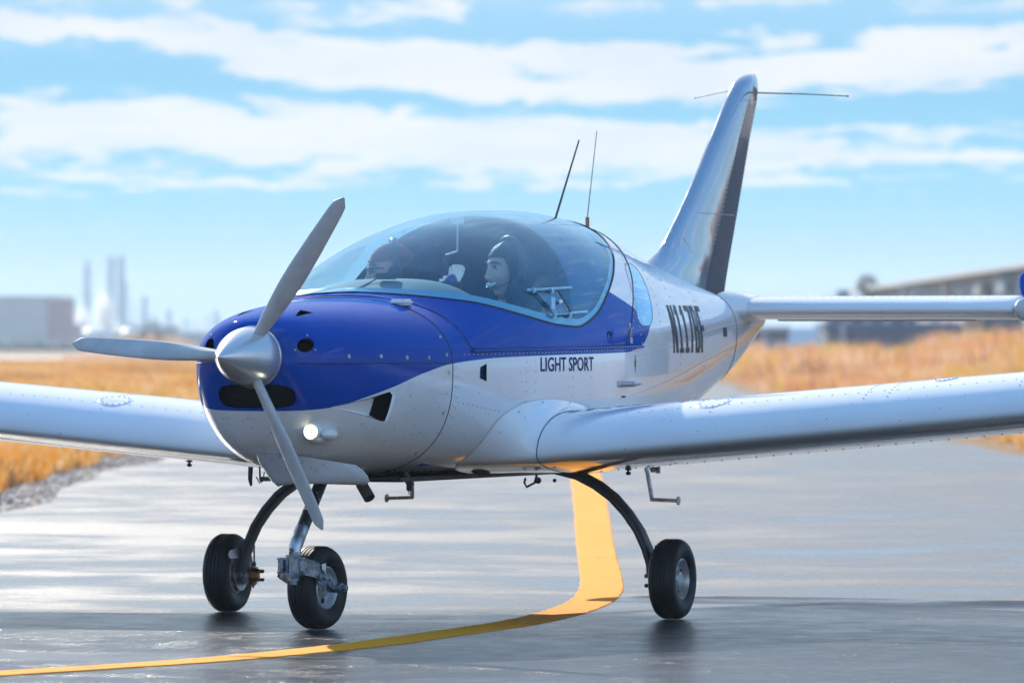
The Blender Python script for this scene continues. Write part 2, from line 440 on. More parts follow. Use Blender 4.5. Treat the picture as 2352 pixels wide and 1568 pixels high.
# region functions in side view
zglass = pchip([.30, .37, .6, .9, 1.2, 1.42, 1.65, 1.91, 2.14, 2.42, 2.58, 2.66], [1.36, 1.331, 1.296, 1.248, 1.212, 1.205, 1.248, 1.352, 1.450, 1.585, 1.72, 1.80])
zframe = pchip([.22, .28, .33, .36, .40, 1.2, 2.0, 2.12, 2.25, 2.42, 2.60, 2.74, 2.8], [1.42, 1.34, 1.24, 1.125, 1.114, 1.118, 1.130, 1.20, 1.32, 1.45, 1.59, 1.72, 1.80])
zstripe = pchip([-.7, -.6, -.5, -.35, -.2, 0, .2, .6, 1.2, 2.05, 2.30, 2.45, 2.56, 2.62, 2.64], [.868, .872, .885, .925, .965, 1.02, 1.055, 1.078, 1.088, 1.098, 1.13, 1.20, 1.30, 1.45, 1.72])


def g_glass(p): return p[2] - zglass(p[1]) if .30 < p[1] < 2.66 else -1.0
def g_frame(p): return p[2] - zframe(p[1]) if .22 < p[1] < 2.8 else -1.0
def g_stripe(p): return min(p[2] - zstripe(p[1]), (1.37 - (p[1] - 1.85) * .22) - p[2] if p[1] > 1.85 else 1.0) if p[1] < 2.64 else -1.0  # blue stops short behind the canopy; white there stands in for reflected sky
def g_quarter(p):
    cx_ = 2.43 + (p[2] - 1.34) * .35
    return 1 - ((abs(p[1] - cx_) / .155) ** 3.2 + (abs(p[2] - 1.345) / .135) ** 3.2)
def g_hole(cx_, cz_, r):   # round holes on the nose, seen from ahead
    return lambda p: (1 - ((p[0] - cx_) ** 2 + (p[2] - cz_) ** 2) / r ** 2) if p[1] < -.2 else -1.0
def g_slot(p): return (1 - ((abs(p[0]) / .163) ** 5 + (abs(p[2] - .930) / .047) ** 3)) if p[1] < -.4 else -1.0
def g_tri(t0, t1, zc_, h, tail=.5):    # flush triangular inlet, apex forward at t0; the open part is its rear
    def g(p):
        if p[0] < 0: return -1.0
        s = (p[1] - t0) / (t1 - t0)
        return min(1 - s, s * h - abs(p[2] - zc_), s - tail) if 0 < s < 1.02 else -1.0
    return g


ts1 = [-.635, -.632, -.628, -.622, -.615, -.607, -.598, -.588, -.577, -.565, -.55, -.535, -.52, -.505, -.49, -.475] + list(np.arange(-.46, .2001, .02))
if abs(ts1[-1] - .2) > 1e-6: ts1.append(.2)
V, F, n = grid(ts1, NA=120)
ci = len(V); V.append((0, -.636, 1.075))
for j in range(n): F.append((ci, j, (j + 1) % n))


def paintsplit(V, F, name, parent=AC, **kw):
    V2, up_, lo_ = split(V, F, [g_stripe(p) for p in V])
    return mk(name, V2, up_ + lo_, [M['blue'], M['white']], parent, mi=[0] * len(up_) + [1] * len(lo_), sharp=None, **kw)


NR, NL_ = (.203, 1.128), (-.203, 1.128)
for fn in (g_hole(NR[0], NR[1], .028), g_hole(NL_[0], NL_[1], .028), g_slot):
    V, _, F = split(V, F, [fn(p) for p in V])
for fn in (g_tri(-.50, -.20, .888, .062, .03),):
    V, _, F = split(V, F, [fn(p) for p in V])
# top flush inlets
def g_top(cx_, sgn):
    def g(p):
        s = (p[1] + .52) / .13
        return min(1 - s, s * .030 - abs(p[0] - cx_), s - .05) if (0 < s < 1.02 and p[2] > 1.15) else -1.0
    return g
for cx_ in (.125, -.125): V, _, F = split(V, F, [g_top(cx_, 1)(p) for p in V])
V, FU, FL = split(V, F, [p[2] - 1.058 for p in V])
paintsplit(V, FU, 'upper_cowl'); lowcowl = paintsplit(V, FL, 'lower_cowl')
lowcowl.data.materials[1] = M['white_nose'] = paint('speckled_white_paint', (.82, .81, .79), .55, .16)
# dark engine bay behind the openings
Vb, Fb, nb = grid([-.60, -.5, -.35, -.1, .19], .045, 40)
Fb.append(tuple(range(nb - 1, -1, -1)))
mk('engine_bay', Vb, Fb, M['dark'], AC)

# fuselage aft of the firewall
ts2 = list(np.arange(.2, 5.30, .025)) + [5.30]
V, F, n = grid(ts2, NA=96)
F.append(tuple(range((len(ts2) - 1) * n, len(ts2) * n)))
V, FG, FR = split(V, F, [g_glass(p) for p in V])
V2, FF, FR = split(V, FR, [g_frame(p) for p in V])
V3, FQ, FR = split(V2, FR, [g_quarter(p) for p in V2])
for fn in (g_tri(.33, .49, 1.018, .040, .03),):
    V3, _, FR = split(V3, FR, [fn(p) for p in V3])
glass = mk('canopy', V, FG, M['glass'], AC, sharp=None, label='tinted clear bubble canopy')
paintsplit(V2, FF, 'canopy_frame')
# separate quarter windows left and right
for sgn in (1, -1):
    fq = [f for f in FQ if sum(V3[i][0] for i in f) * sgn > 0]
    mk('quarter_window', V3, fq, M['qglass'], AC, sharp=None)
paintsplit(V3, FR, 'fuselage')
# cabin lining: an inner skin
V, F, n = grid(list(np.arange(.24, 3.05, .014)), .022, 100)
V, _, F = split(V, F, [g_quarter(p) for p in V])
def g_line(p):
    arch = p[1] - (1.47 + max(0.0, (p[2] - 1.30)) * .62)
    return max(arch if p[2] > 1.15 else -1, (zglass(min(max(p[1], .3), 2.66)) - .004) - p[2]) if p[1] < 2.2 else 1.0
V, F, _ = split(V, F, [g_line(p) for p in V])
mk('cabin_lining', V, F, M['interior'], AC, sharp=None)
bb = B(); ring = [sec(2.95, -math.pi / 2 + 2 * math.pi * j / 60, .03) for j in range(60)]
bb.add([(x, 2.95, z) for x, z in ring], [tuple(range(60))]); bb.mk('rear_bulkhead', M['interior'], AC, smooth=False)


def on_side(pts, off=.0015, s=1):
    return [(s * side_x(t, z, off), t, z) for t, z in pts]


def dens(pts, step=.02):
    out_ = []
    for (a, b), (c, d) in zip(pts[:-1], pts[1:]):
        k = max(1, int(math.hypot(c - a, d - b) / step))
        out_ += [(a + (c - a) * i / k, b + (d - b) * i / k) for i in range(k)]
    return out_ + [pts[-1]]


def groove(name, pts3, r=.0022, m='groove'):
    b = B(); b.tube(pts3, r, 6); return b.mk(name, M[m], AC)


M['rivet2'] = mat('window_joint', (.22, .25, .32), .4)
# seams
def closeup(pts):
    return [(pts[0][0], fT(pts[0][0]))] + pts + [(pts[-1][0], fT(pts[-1][0]))]
for s in (1, -1):
    groove('cowl_seam', on_side([(t, 1.058) for t in np.arange(-.62, .2, .02)], 0, s))
    fr = closeup([(t, zframe(t)) for t in np.arange(.26, 2.795, .01) if zframe(t) < fT(t)])
    groove('canopy_frame_gap', on_side(fr, .0, s), .0035)
    ed = closeup([(t, zglass(t)) for t in np.arange(.31, 2.66, .01) if zglass(t) < fT(t)])
    groove('canopy_edge_seal', on_side(ed, .0, s), .0045)
    # translucent bonded border inside the acrylic edge
    v = []; f = []
    for i, (t, z) in enumerate(ed):
        q_ = min(1, max(0, (t - 1.35) / .5)); t2 = t - .035 * q_; z2 = min(z + .035 - .023 * q_, fT(t2) - .001)
        v += [(s * side_x(t, z, -.003), t, z), (s * side_x(t2, z2, -.003), t2, z2)]
        if i: f.append((2 * i - 2, 2 * i - 1, 2 * i + 1, 2 * i))
    mk('canopy_border', v, f, M['sealant'], AC, sharp=None)
ringp = [sec(.2, -math.pi / 2 + 2 * math.pi * j / 100) for j in range(101)]
groove('firewall_seam', [(x, .2, z) for x, z in ringp], .0025)
ringp = [sec(4.55, -math.pi / 2 + 2 * math.pi * j / 60) for j in range(61)]
groove('tail_seam', [(x, 4.55, z) for x, z in ringp], .002)
for s in (1, -1):
    qr = []
    for j in range(49):
        a = 2 * math.pi * j / 48; zz = 1.345 + math.copysign(abs(math.sin(a)) ** (2 / 3.2), math.sin(a)) * .135
        qr.append((2.43 + (zz - 1.34) * .35 + math.copysign(abs(math.cos(a)) ** (2 / 3.2), math.cos(a)) * .155, zz))
    groove('quarter_window_seal', on_side(qr, .0, s), .0016, 'rivet2')

# canopy rail along the sill
for s in (1, -1):
    b = B(); b.tube(on_side([(t, 1.106 + (t - .4) * .008) for t in np.arange(.36, 2.30, .03)], .004, s), 1, 8, flat=(.006, .011, (0, 0, 1)))
    b.mk('canopy_rail', M['blue'], AC)


# rivets: small domes, one joined part per panel line set
def rivets(name, pts, nrm, r=.0042, m='rivet'):
    b = B()
    for p, nn in zip(pts, nrm):
        q = Vector(nn).normalized(); T = Matrix.Translation(p) @ q.to_track_quat('Z', 'Y').to_matrix().to_4x4()
        v = [(r * math.cos(k * 1.0472), r * math.sin(k * 1.0472), 0) for k in range(6)] + [(r * .55 * math.cos(k * 1.0472), r * .55 * math.sin(k * 1.0472), r * .5) for k in range(6)]
        b.add(v, [(k, (k + 1) % 6, 6 + (k + 1) % 6, 6 + k) for k in range(6)] + [(6, 7, 8, 9, 10, 11)], 0, T)
    return b.mk(name, M[m], AC, kind='stuff')


M['rivet'] = mat('rivet_heads', (.48, .51, .56), .3, metal=.3)


def side_riv(lines, step=.036, s=1):
    P = []; N = []
    for ln in lines:
        acc = 0
        for (t, z) in dens(ln, step):
            P.append((s * side_x(t, z, 0), t, z)); N.append((s, 0, (z - fM(t)) * 1.2))
    return P, N


lines = [[(.225, 1.04), (.225, .66)], [(.245, 1.0), (.245, .68)], [(.26, .90), (.60, .862)], [(.22, .78), (.46, .70)], [(.22, .628), (.50, .625)],
         [(.84, 1.06), (.84, .90)], [(.93, 1.06), (.93, .90)], [(1.33, 1.07), (1.33, .92)], [(1.55, 1.07), (1.55, .92)],
         [(.30, 1.090), (2.35, 1.112)], [(2.18, 1.08), (4.5, 1.225)], [(1.95, .90), (4.5, 1.12)], [(2.30, 1.10), (2.23, 1.35), (2.42, 1.50)], [(2.66, 1.12), (2.72, 1.45)],
         [(2.16, 1.2), (2.28, 1.36), (2.40, 1.47), (2.62, 1.62)], [(3.75, .85), (3.75, 1.4)], [(3.1, .75), (3.1, 1.45)], [(4.5, 1.0), (4.5, 1.34)]]
for s in (1, -1):
    P, N = side_riv(lines, s=s); rivets('rivet_rows', P, N)
P = [(x, t, top_z(t, x)) for t in np.arange(2.75, 3.6, .03) for x in (.03,)]
rivets('spine_rivets', P, [(0, 0, 1)] * len(P))
# cowl fasteners (bright screws)
for (t, z) in [(-.45, 1.085), (-.28, 1.085), (-.12, 1.08), (.03, 1.08), (.16, 1.09), (.165, 1.16), (.17, 1.02), (.165, .86), (.15, .70)]:
    x = side_x(t, z)
    b = B(); T = Matrix.Translation((x, t, z)) @ Vector((1, -.25 if t < 0 else -.1, (z - 1.05))).normalized().to_track_quat('Z', 'Y').to_matrix().to_4x4()
    b.lathe([(.0085, -.001), (.0085, .0018), (.006, .0022), (.004, .001), (0.0001, .001)], 14, 0, T, 'z')
    b.mk('cowl_fastener', M['alu'], AC)

# inlet rings / interior of the nose openings
for s in (1, -1):
    cx_, cz_ = s * .203, 1.128
    for (dx, dz) in ((0, .038), (-.033, -.019), (.033, -.019)):
        tt = -.50
        # find the station where the skin passes through this point
        best = min(np.arange(-.63, -.2, .004), key=lambda q: abs(side_x(q, cz_ + dz) - abs(cx_ + dx)))
        b = B(); b.ball((cx_ + dx, best - .001, cz_ + dz), .005); b.mk('inlet_screw', M['alu'], AC)
# radiator core with fins behind the slot
rad = B(); rad.box((0, -.50, .93), (.33, .02, .10)); rc = rad.mk('radiator', M['dark'], AC, smooth=False)
sf = B()
for k in range(12): sf.box((0, -.513, .888 + k * .0076), (.33, .006, .0022))
sf.mk('radiator_fins', mat('radiator_fin', (.035, .032, .03), .5), rc, smooth=False)
# flush side inlets: recessed pale ramp
def ramp_inlet(t0, t1, zc_, h, depth, name, m):
    v = []; f = []
    k = 14
    for i in range(k + 1):
        s_ = .02 + .78 * i / k; t = t0 + (t1 - t0) * s_; hh = s_ * h
        d = depth * max(0, s_ - .05) ** 1.3
        for j in range(7):
            z = zc_ - hh + 2 * hh * j / 6
            x = side_x(t, z) + (.0012 if j in (0, 6) else 0) - (d if 0 < j < 6 else 0) + (.0012 if d < .001 else 0)
            v.append((x, t, z))
    for i in range(k):
        for j in range(6): f.append((i * 7 + j, (i + 1) * 7 + j, (i + 1) * 7 + j + 1, i * 7 + j + 1))
    return mk(name, v, f, m, AC, sharp=30)
ramp_inlet(-.50, -.20, .888, .060, .05, 'side_air_inlet', M['white_nose'])
ramp_inlet(.33, .49, 1.018, .038, .03, 'cabin_air_inlet', M['white'])

# ------------------------------------------------------------------ spinner + propeller
b = B(); prof = []
for i in range(33):
    uu = i / 32; prof.append((max(.0005, .119 * (1 - (1 - uu) ** 1.75)), -.982 + .335 * uu))
prof += [(.1215, -.645), (.1215, -.628), (.02, -.628)]
b.lathe(prof, 64, 0, Matrix.Translation((0, 0, 1.083)), 'y'); b.mk('spinner', M['spinner'], AC, sharp=35)
for kdeg in (34, 154, 274):
    b = B(); v = []; f = []; ns = 22; na = 20
    for i in range(ns + 1):
        q = i / ns; r = .07 + .67 * q
        ch = .040 + .060 * math.sin(min(1, q * 1.9) * math.pi / 2) - .048 * q ** 2
        if q > .93: ch *= math.sqrt(max(.03, 1 - ((q - .93) / .07) ** 2))
        th = .030 * (1 - q) + .008; tw = R(58 - 38 * q ** .7)
        for j in range(na):
            a = 2 * math.pi * j / na; cxx = ch / 2 * math.cos(a); cyy = th / 2 * math.sin(a) * (1 - .35 * math.cos(a))
            v.append((cxx * math.cos(tw) - cyy * math.sin(tw), cxx * math.sin(tw) + cyy * math.cos(tw), r))
    for i in range(ns):
        for j in range(na):
            j2 = (j + 1) % na; f.append((i * na + j, i * na + j2, (i + 1) * na + j2, (i + 1) * na + j))
    f.append(tuple(range(ns * na, (ns + 1) * na)))
    T = Matrix.Translation((0, -.715, 1.083)) @ Matrix.Rotation(R(kdeg), 4, 'Y')
    b.add(v, f, 0, T); b.mk('propeller_blade', M['blade'], AC)

# ------------------------------------------------------------------ landing light
LX, LZ = .196, .792
LT = min(np.arange(-.6, -.2, .004), key=lambda q: abs(side_x(q, LZ) - LX))
b = B()
b.lathe([(.0285, .06), (.033, .02), (.034, -.012), (.030, -.016), (.0275, -.010)], 28, 0, Matrix.Translation((LX, LT - .02, LZ)), 'y')
b.ball((LX + .052, LT + .03, LZ - .012), (.030, .055, .024)); b.ball((LX - .045, LT + .022, LZ + .012), (.026, .05, .022)); b.ball((LX + .01, LT + .03, LZ - .03), (.034, .06, .018))
lh = b.mk('light_housing', M['white_nose'], AC)
b = B(); b.lathe([(.0275, -.004), (.0235, -.010), (.0215, -.006)], 28, 0, Matrix.Translation((LX, LT - .02, LZ)), 'y'); b.mk('lamp_rim', M['lampring'], lh)
b = B(); b.lathe([(.0215, -.006), (.0055, -.009)], 28, 0, Matrix.Translation((LX, LT - .02, LZ)), 'y'); b.mk('landing_light', M['lamp'], lh)
b = B(); b.lathe([(.0055, -.009), (.0045, -.013), (.0004, -.014)], 16, 0, Matrix.Translation((LX, LT - .02, LZ)), 'y'); b.mk('lamp_centre', M['steel'], lh)

# ------------------------------------------------------------------ chin scoop under the cowl
sc_top = [(-.135, -.36, .700), (0, -.385, .700), (.16, -.37, .700), (.30, -.20, .655)]
v = [];f = []
for i, (zt, tt, hw_l, hw_r) in enumerate([(.703, -.475, .085, .205), (.672, -.455, .080, .222), (.63, -.430, .060, .235), (.594, -.412, .042, .235), (.573, -.402, .018, .215)]):
    for j in range(13):
        q = j / 12; x = -hw_l + (hw_l + hw_r) * q
        qq = max(0, (q - .62) / .38); v.append((x + .060 * qq, tt + .23 * qq ** 1.15 + .05 * max(0, (.1 - q) / .1), zt + (.014 * math.sin(math.pi * q) if i == 4 else 0) - (.045, .032, .015, .002, -.004)[i] * qq))
k = len(v)
for i in range(4):
    for j in range(12): f.append((i * 13 + j, i * 13 + j + 1, (i + 1) * 13 + j + 1, (i + 1) * 13 + j))
# back sheet and rim
v += [(x, y + .012, z) for x, y, z in v[:k]]
for i in range(4):
    for j in range(12): f.append((k + i * 13 + j, k + (i + 1) * 13 + j, k + (i + 1) * 13 + j + 1, k + i * 13 + j + 1))
for j in range(12): f.append((52 + j, 52 + j + 1, k + 52 + j + 1, k + 52 + j)); f.append((j + 1, j, k + j, k + j + 1))
for i in range(4):
    f.append((i * 13, (i + 1) * 13, k + (i + 1) * 13, k + i * 13)); f.append(((i + 1) * 13 + 12, i * 13 + 12, k + i * 13 + 12, k + (i + 1) * 13 + 12))
mk('chin_scoop', v, f, M['white_dirty'], AC, sharp=50)
b = B(); b.box((.03, -.12, .640), (.22, .30, .03)); b.mk('cowl_outlet', M['dark'], AC, smooth=False)
# exhaust, drains, cables
b = B(); b.lathe([(.018, -.02), (.0235, 0), (.0235, .075), (.0195, .076), (.019, .01)], 20, 0, Matrix.Translation((.165, .06, .575)) @ Matrix.Rotation(R(140), 4, 'Y') @ Matrix.Rotation(R(20), 4, 'X'), 'z')
b.mk('exhaust_pipe', mat('exhaust_rust', (.09, .045, .03), .6, noise=(30, .8, (.03, .02, .02))), AC)
b = B(); b.tube([(-.15, -.32, .65), (-.152, -.32, .60), (-.15, -.315, .575)], [.010, .009, .005], 10)
b.tube([(-.12, -.3, .65), (-.118, -.3, .6)], .004, 8); b.tube([(-.135, -.3, .61), (-.12, -.3, .585), (-.105, -.3, .595), (-.10, -.3, .63)], .0025, 8); b.ball((-.112, -.3, .598), .009)
b.mk('drain_tubes', M['black'], AC)
b = B(); b.tube([(.275, .25, .62), (.278, .25, .595), (.288, .25, .575)], .010, 8); b.tube([(.283, .24, .62), (.30, .24, .59), (.312, .24, .568)], .008, 8)
b.box((.292, .25, .562), (.022, .014, .034), bev=.004); b.tube([(.290, .25, .55), (.291, .25, .532)], .0022, 6, mi=1); b.tube([(.298, .25, .55), (.300, .25, .534)], .0022, 6, mi=1)
b.mk('ground_power_plug', [M['black'], M['alu']], AC)
# belly plate / step tubes
b = B(); b.box((0, 1.0, .592), (.62, 1.75, .018), bev=.006); b.mk('belly_keel_strip', M['black'], AC, smooth=False)
for s in (1, -1):
    b = B(); b.tube([(s * .53, 2.28, .70), (s * .545, 2.33, .58), (s * .556, 2.36, .462)], 1, 10, flat=(.016, .008, (0, 1, 0)))
    b.tube([(s * .552, 2.36, .466), (s * .672, 2.36, .462)], .0085, 12); b.lathe([(.002, 0), (.019, 0), (.019, .006), (.002, .007)], 16, 0, Matrix.Translation((s * .672, 2.36, .462)) @ Matrix.Rotation(0 if s > 0 else math.pi, 4, 'Z'), 'x')
    b.mk('boarding_step', M['rust'] if s < 0 else M['alu'], AC)
    b = B(); b.add([(s * .55, 2.25, .67), (s * .63, 2.25, .67), (s * .605, 2.25, .585), (s * .590, 2.25, .585), (s * .55, 2.262, .67), (s * .63, 2.262, .67), (s * .605, 2.262, .585), (s * .590, 2.262, .585)],
                   [(0, 1, 2, 3), (7, 6, 5, 4), (0, 4, 5, 1), (1, 5, 6, 2), (2, 6, 7, 3), (3, 7, 4, 0)])
    b.box((s * .615, 2.27, .628), (.018, .012, .095)); b.mk('step_bracket', M['alu'], AC, smooth=False)
# belly hook
b = B(); b.tube([(.50, 1.0, .585), (.495, 1.0, .565), (.505, 1.0, .548), (.54, 1.0, .565), (.55, 1.0, .60)], .005, 8); b.ball((.555, 1.0, .575), .014); b.ball((.62, 1.02, .575), .008)
b.mk('tie_hook', M['black'], AC)

# ------------------------------------------------------------------ wings
def foil(nu=26, cu=.125, cl=.045):
    """closed airfoil: x 0..1, z; from trailing edge over the top to the leading edge and back underneath"""
    xs = [.5 * (1 - math.cos(math.pi * i / nu)) for i in range(nu + 1)]
    def sh(x): return (0.2969 * math.sqrt(x) - .126 * x - .3516 * x * x + .2843 * x**3 - .1036 * x**4) / .10005 / 5 * 1.0
    mx_ = max(sh(x) for x in xs)
    top = [(x, cu * sh(x) / mx_) for x in xs]; bot = [(x, -cl * sh(x) / mx_) for x in xs]
    return top[::-1] + bot[1:]


FO = foil()


def wingsec(y, tle, zle, c, cu=1.0, inc=1.5):
    o = []
    a = R(inc)
    for x, z in FO:
        xx, zz = x * c, z * c * cu
        o.append((y, tle + xx * math.cos(a) + zz * math.sin(a), zle + zz * math.cos(a) - xx * math.sin(a)))
    return o


def wing_at(ay):
    tle = .77 + max(0, ay - 3.2) * .12; return tle, .680 + (ay - .63) * .090, 1.50 - max(0, ay - 1.2) * .06


def wing_top(y, xf):
    ay = abs(y); tle, zle, c = wing_at(ay)
    best = None; a = R(1.5); nn = len(FO) // 2
    for (x0, z0), (x1, z1) in zip(FO[:nn], FO[1:nn + 1]):
        if x1 <= xf <= x0:
            q = (xf - x1) / (x0 - x1 + 1e-9); z = z1 + (z0 - z1) * q
            return (y, tle + xf * c * math.cos(a) + z * c * math.sin(a), zle + z * c * math.cos(a) - xf * c * math.sin(a))
    return (y, tle, zle)


def loft(secs, close_end=True, close_start=False):
    v = []; f = []; n = len(secs[0])
    for s_ in secs: v += s_
    for i in range(len(secs) - 1):
        for j in range(n - 1): f.append((i * n + j, i * n + j + 1, (i + 1) * n + j + 1, (i + 1) * n + j))
        f.append((i * n + n - 1, i * n, (i + 1) * n, (i + 1) * n + n - 1))
    if close_end: f.append(tuple((len(secs) - 1) * n + j for j in range(n)))
    if close_start: f.append(tuple(range(n - 1, -1, -1)))
    return v, f


for s in (1, -1):
    secs = []
    for ay in list(np.arange(.63, 4.0, .2)) + [4.1, 4.18, 4.24]:
        tle, zle, c = wing_at(ay); k_ = 1 if ay < 4.05 else math.sqrt(max(.02, 1 - ((ay - 4.05) / .2) ** 2))
        secs.append(wingsec(s * ay, tle + (1 - k_) * .4, zle + (1 - k_) * .05, c * (1 - (1 - k_) * .4), k_))
    v, f = loft(secs)
    wing = mk('wing', v, f, M['white'], AC, sharp=60, label='left wing with oval access covers' if s > 0 else None)
    # root fairing
    secs = []
    for q in [0, .12, .3, .5, .7, .86, 1.0]:
        y = .635 - .03 * q - .05 * q * q
        g = q ** 1.7; base_s = wingsec(s * y, .77, .680, 1.50); tte = .77 + 1.50
        ss = []
        for (yy, t, z) in base_s:
            upf = 1 if z > .672 else 0
            tt = tte + .15 * g - (tte - t) * (1 + .26 * g)
            zz = z + (.050 * g * min(1, (z - .66) / .10) if z > .672 else -.012 * g)
            zz = max(zz, .606)
            sxx = side_x(tt, min(max(zz, fB(tt) + .02), fT(tt)), .002)
            yq = y if q < 1 else min(y, sxx + .002)
            yq = (1 - q) * .635 + q * (sxx + .002) if sxx > .3 else y
            ss.append((s * yq, tt, zz))
        secs.append(ss)
    v, f = loft(secs, False); mk('wing_root_fairing', v, f, M['white'], AC, sharp=60)
    groove('fairing_gap', [(p[0] * 1.0005, p[1], p[2] + .001) for p in wingsec(s * .637, .77, .680, 1.5)][4:44], .0022)
    # fairing rivets
    P = [(p[0] + s * .002, p[1], p[2] + .003) for p in secs[5][6:44:3]]; rivets('fairing_rivets', P, [(s, -.2, .5)] * len(P), .0045)
    # rivet rows on the wing
    P = [wing_top(s * y, xf) for xf in (.10, .34) for y in np.arange(.75, 4.0, .055)]
    P += [wing_top(s * y, xf) for y in (1.35, 2.0, 2.1, 2.65, 3.3) for xf in np.arange(.06, .36, .022)]
    rivets('wing_rivets', P, [(0, -.1, 1)] * len(P), .0040)
    Pb = []
    for y in np.arange(.75, 4.0, .075):
        tle, zle, c = wing_at(y); Pb.append((s * y, tle + .30 * c, zle - .045 * c - .3 * c * math.sin(R(1.5)) - .001))
    rivets('wing_lower_rivets', Pb, [(0, 0, -1)] * len(Pb), .005)
    # oval access covers
    for (y, xf, ra, rb_) in ((1.33, .13, .075, .05), (2.28, .20, .055, .045)):
        v = []; f = []
        K = 24
        for rr_ in (1.0, .93, .90, .0001):
            for k in range(K):
                a = 2 * math.pi * k / K; tle, zle, c = wing_at(y)
                p = wing_top(s * (y + ra * rr_ * math.cos(a)), xf + rb_ * rr_ * math.sin(a)); v.append((p[0], p[1], p[2] + (.0005 if rr_ == 1 else .003)))
        for i in range(3):
            for k in range(K): f.append((i * K + k, i * K + (k + 1) % K, (i + 1) * K + (k + 1) % K, (i + 1) * K + k))
        ac = mk('access_cover', v, f, M['white'], wing, sharp=20)
        P = [wing_top(s * (y + ra * .8 * math.cos(a)), xf + rb_ * .8 * math.sin(a)) for a in np.arange(0, 6.28, .45)]
        rv = rivets('cover_screws', [(p[0], p[1], p[2] + .003) for p in P], [(0, 0, 1)] * len(P), .004); rv.parent = ac
    # tie-down ring under each wing
    b = B(); t_ = 1.2; y = .875 if s > 0 else 1.096; zz = .680 + (y - .63) * .090 - .075
    b.tube([(s * y, t_, zz + .02), (s * y, t_, zz - .02)], .005, 8); b.lathe([(.013, -.004), (.013, .004)], 12, 0, Matrix.Translation((s * y, t_, zz - .008)), 'z'); b.ball((s * y, t_, zz - .024), (.012, .006, .008))
    b.mk('tie_down_ring', M['black'], AC)
# anti-slip stripes on the left wing root
for (y0, xf0) in ((.66, .18), (.72, .20), (.80, .22), (.88, .24)):
    v = []; f = []
    for i in range(12):
        xf = xf0 + i * .05 + 0; y = y0 + i * .015
        for d in (0, .028): p = wing_top(y + d, min(xf, .95)); v.append((p[0], p[1], p[2] + .003))
        if i: f.append((2 * i - 2, 2 * i - 1, 2 * i + 1, 2 * i))
    mk('walkway_stripe', v, f, M['black'], AC)

# ------------------------------------------------------------------ tail
def fin_outline(z):
    le = pchip([1.25, 1.40, 1.475, 1.52, 1.56, 1.63, 1.91, 2.31, 2.37, 2.405, 2.412], [3.2, 3.42, 3.68, 3.88, 3.99, 4.10, 4.48, 4.965, 5.06, 5.18, 5.25])(z)
    te = pchip([1.25, 1.33, 1.73, 2.10, 2.36, 2.405, 2.412], [4.82, 4.84, 5.03, 5.215, 5.335, 5.31, 5.27])(z)
    hg = pchip([1.25, 1.385, 1.72, 2.28, 2.412], [4.46, 4.50, 4.72, 5.09, 5.26])(z)
    return le, te, hg
secs = []; rsecs = []
for z in [1.27, 1.32, 1.36, 1.40, 1.44, 1.475, 1.51, 1.55, 1.60, 1.66, 1.73, 1.82, 1.95, 2.1, 2.2, 2.28, 2.33, 2.36, 2.385, 2.40, 2.409]:
    le, te, hg = fin_outline(z); hg = min(hg, te - .004)
    th = .052 if z > 1.62 else .052 + .035 * ((1.62 - z) / .3) ** 1.5
    if z > 2.30: th *= math.sqrt(max(.02, 1 - ((z - 2.30) / .112) ** 2))
    ring_ = []
    for side in (1, -1):
        for i in range(17):
            q = i / 16 if side == 1 else 1 - i / 16
            t = hg + (le - hg) * (1 - (1 - q) ** 2) if side == 1 else hg + (le - hg) * (1 - (1 - q) ** 2)
            k = (le - t) / (le - te); x = th * max(0, 1.48 * math.sqrt(max(0, k)) - .63 * k - .9 * k * k + .05 * k ** 3) / .62
            ring_.append((side * max(x, 0.0), t, z))
    secs.append(ring_)
    rr_ = []
    for side in (1, -1):
        for i in range(7):
            q = i / 6 if side == 1 else 1 - i / 6
            t = te + (hg + .004 - te) * (1 - q) if side == -1 else hg + .004 + (te - hg - .004) * q
            if side == -1: t = hg + .004 + (te - hg - .004) * q
            k = (le - t) / (le - te); k0 = (le - hg) / (le - te)
            x0 = th * max(0, 1.48 * math.sqrt(k0) - .63 * k0 - .9 * k0 * k0 + .05 * k0 ** 3) / .62
            x = x0 * (1 - q) + .004 * q
            rr_.append((side * x, t, z))
    rsecs.append(rr_)
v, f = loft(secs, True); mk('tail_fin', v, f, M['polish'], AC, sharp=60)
M['rudder'] = paint('rudder_dark_reflection', (.17, .17, .18), 0.0, .08); M['rudder'].node_tree.nodes['Principled BSDF'].inputs['Metallic'].default_value = .6  # dark base colour stands in for dark surroundings reflected in the rudder
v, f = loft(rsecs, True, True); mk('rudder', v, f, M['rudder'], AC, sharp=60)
def fin_x(t, z):
    le, te, hg = fin_outline(z); k = (le - t) / (le - te); k = min(max(k, 0), 1); th = .052
    return th * max(0, 1.48 * math.sqrt(k) - .63 * k - .9 * k * k + .05 * k ** 3) / .62
P = []; N = []
for z in np.arange(1.42, 2.28, .022):
    le, te, hg = fin_outline(z)
    for t in (hg - .012, te - .03): P.append((fin_x(t, z) + .001 if t < hg else .012, t, z)); N.append((1, .1, 0))
for z, (a, b_) in ((1.735, (4.4, 4.98)), (2.275, (4.99, 5.28))):
    for t in np.arange(a, b_, .022): P.append((fin_x(t, z) + .001, t, z)); N.append((1, 0, 0))
rivets('fin_rivets', P, N, .0030)
# fin base fillet edge
b = B(); pts = [(fin_x(t, z) + .002, t, z) for t, z in ((4.12, 1.645), (4.20, 1.62), (4.27, 1.56), (4.32, 1.48), (4.36, 1.41))]; b.tube(pts, .0035, 6); b.mk('fin_fillet_edge', M['white'], AC)
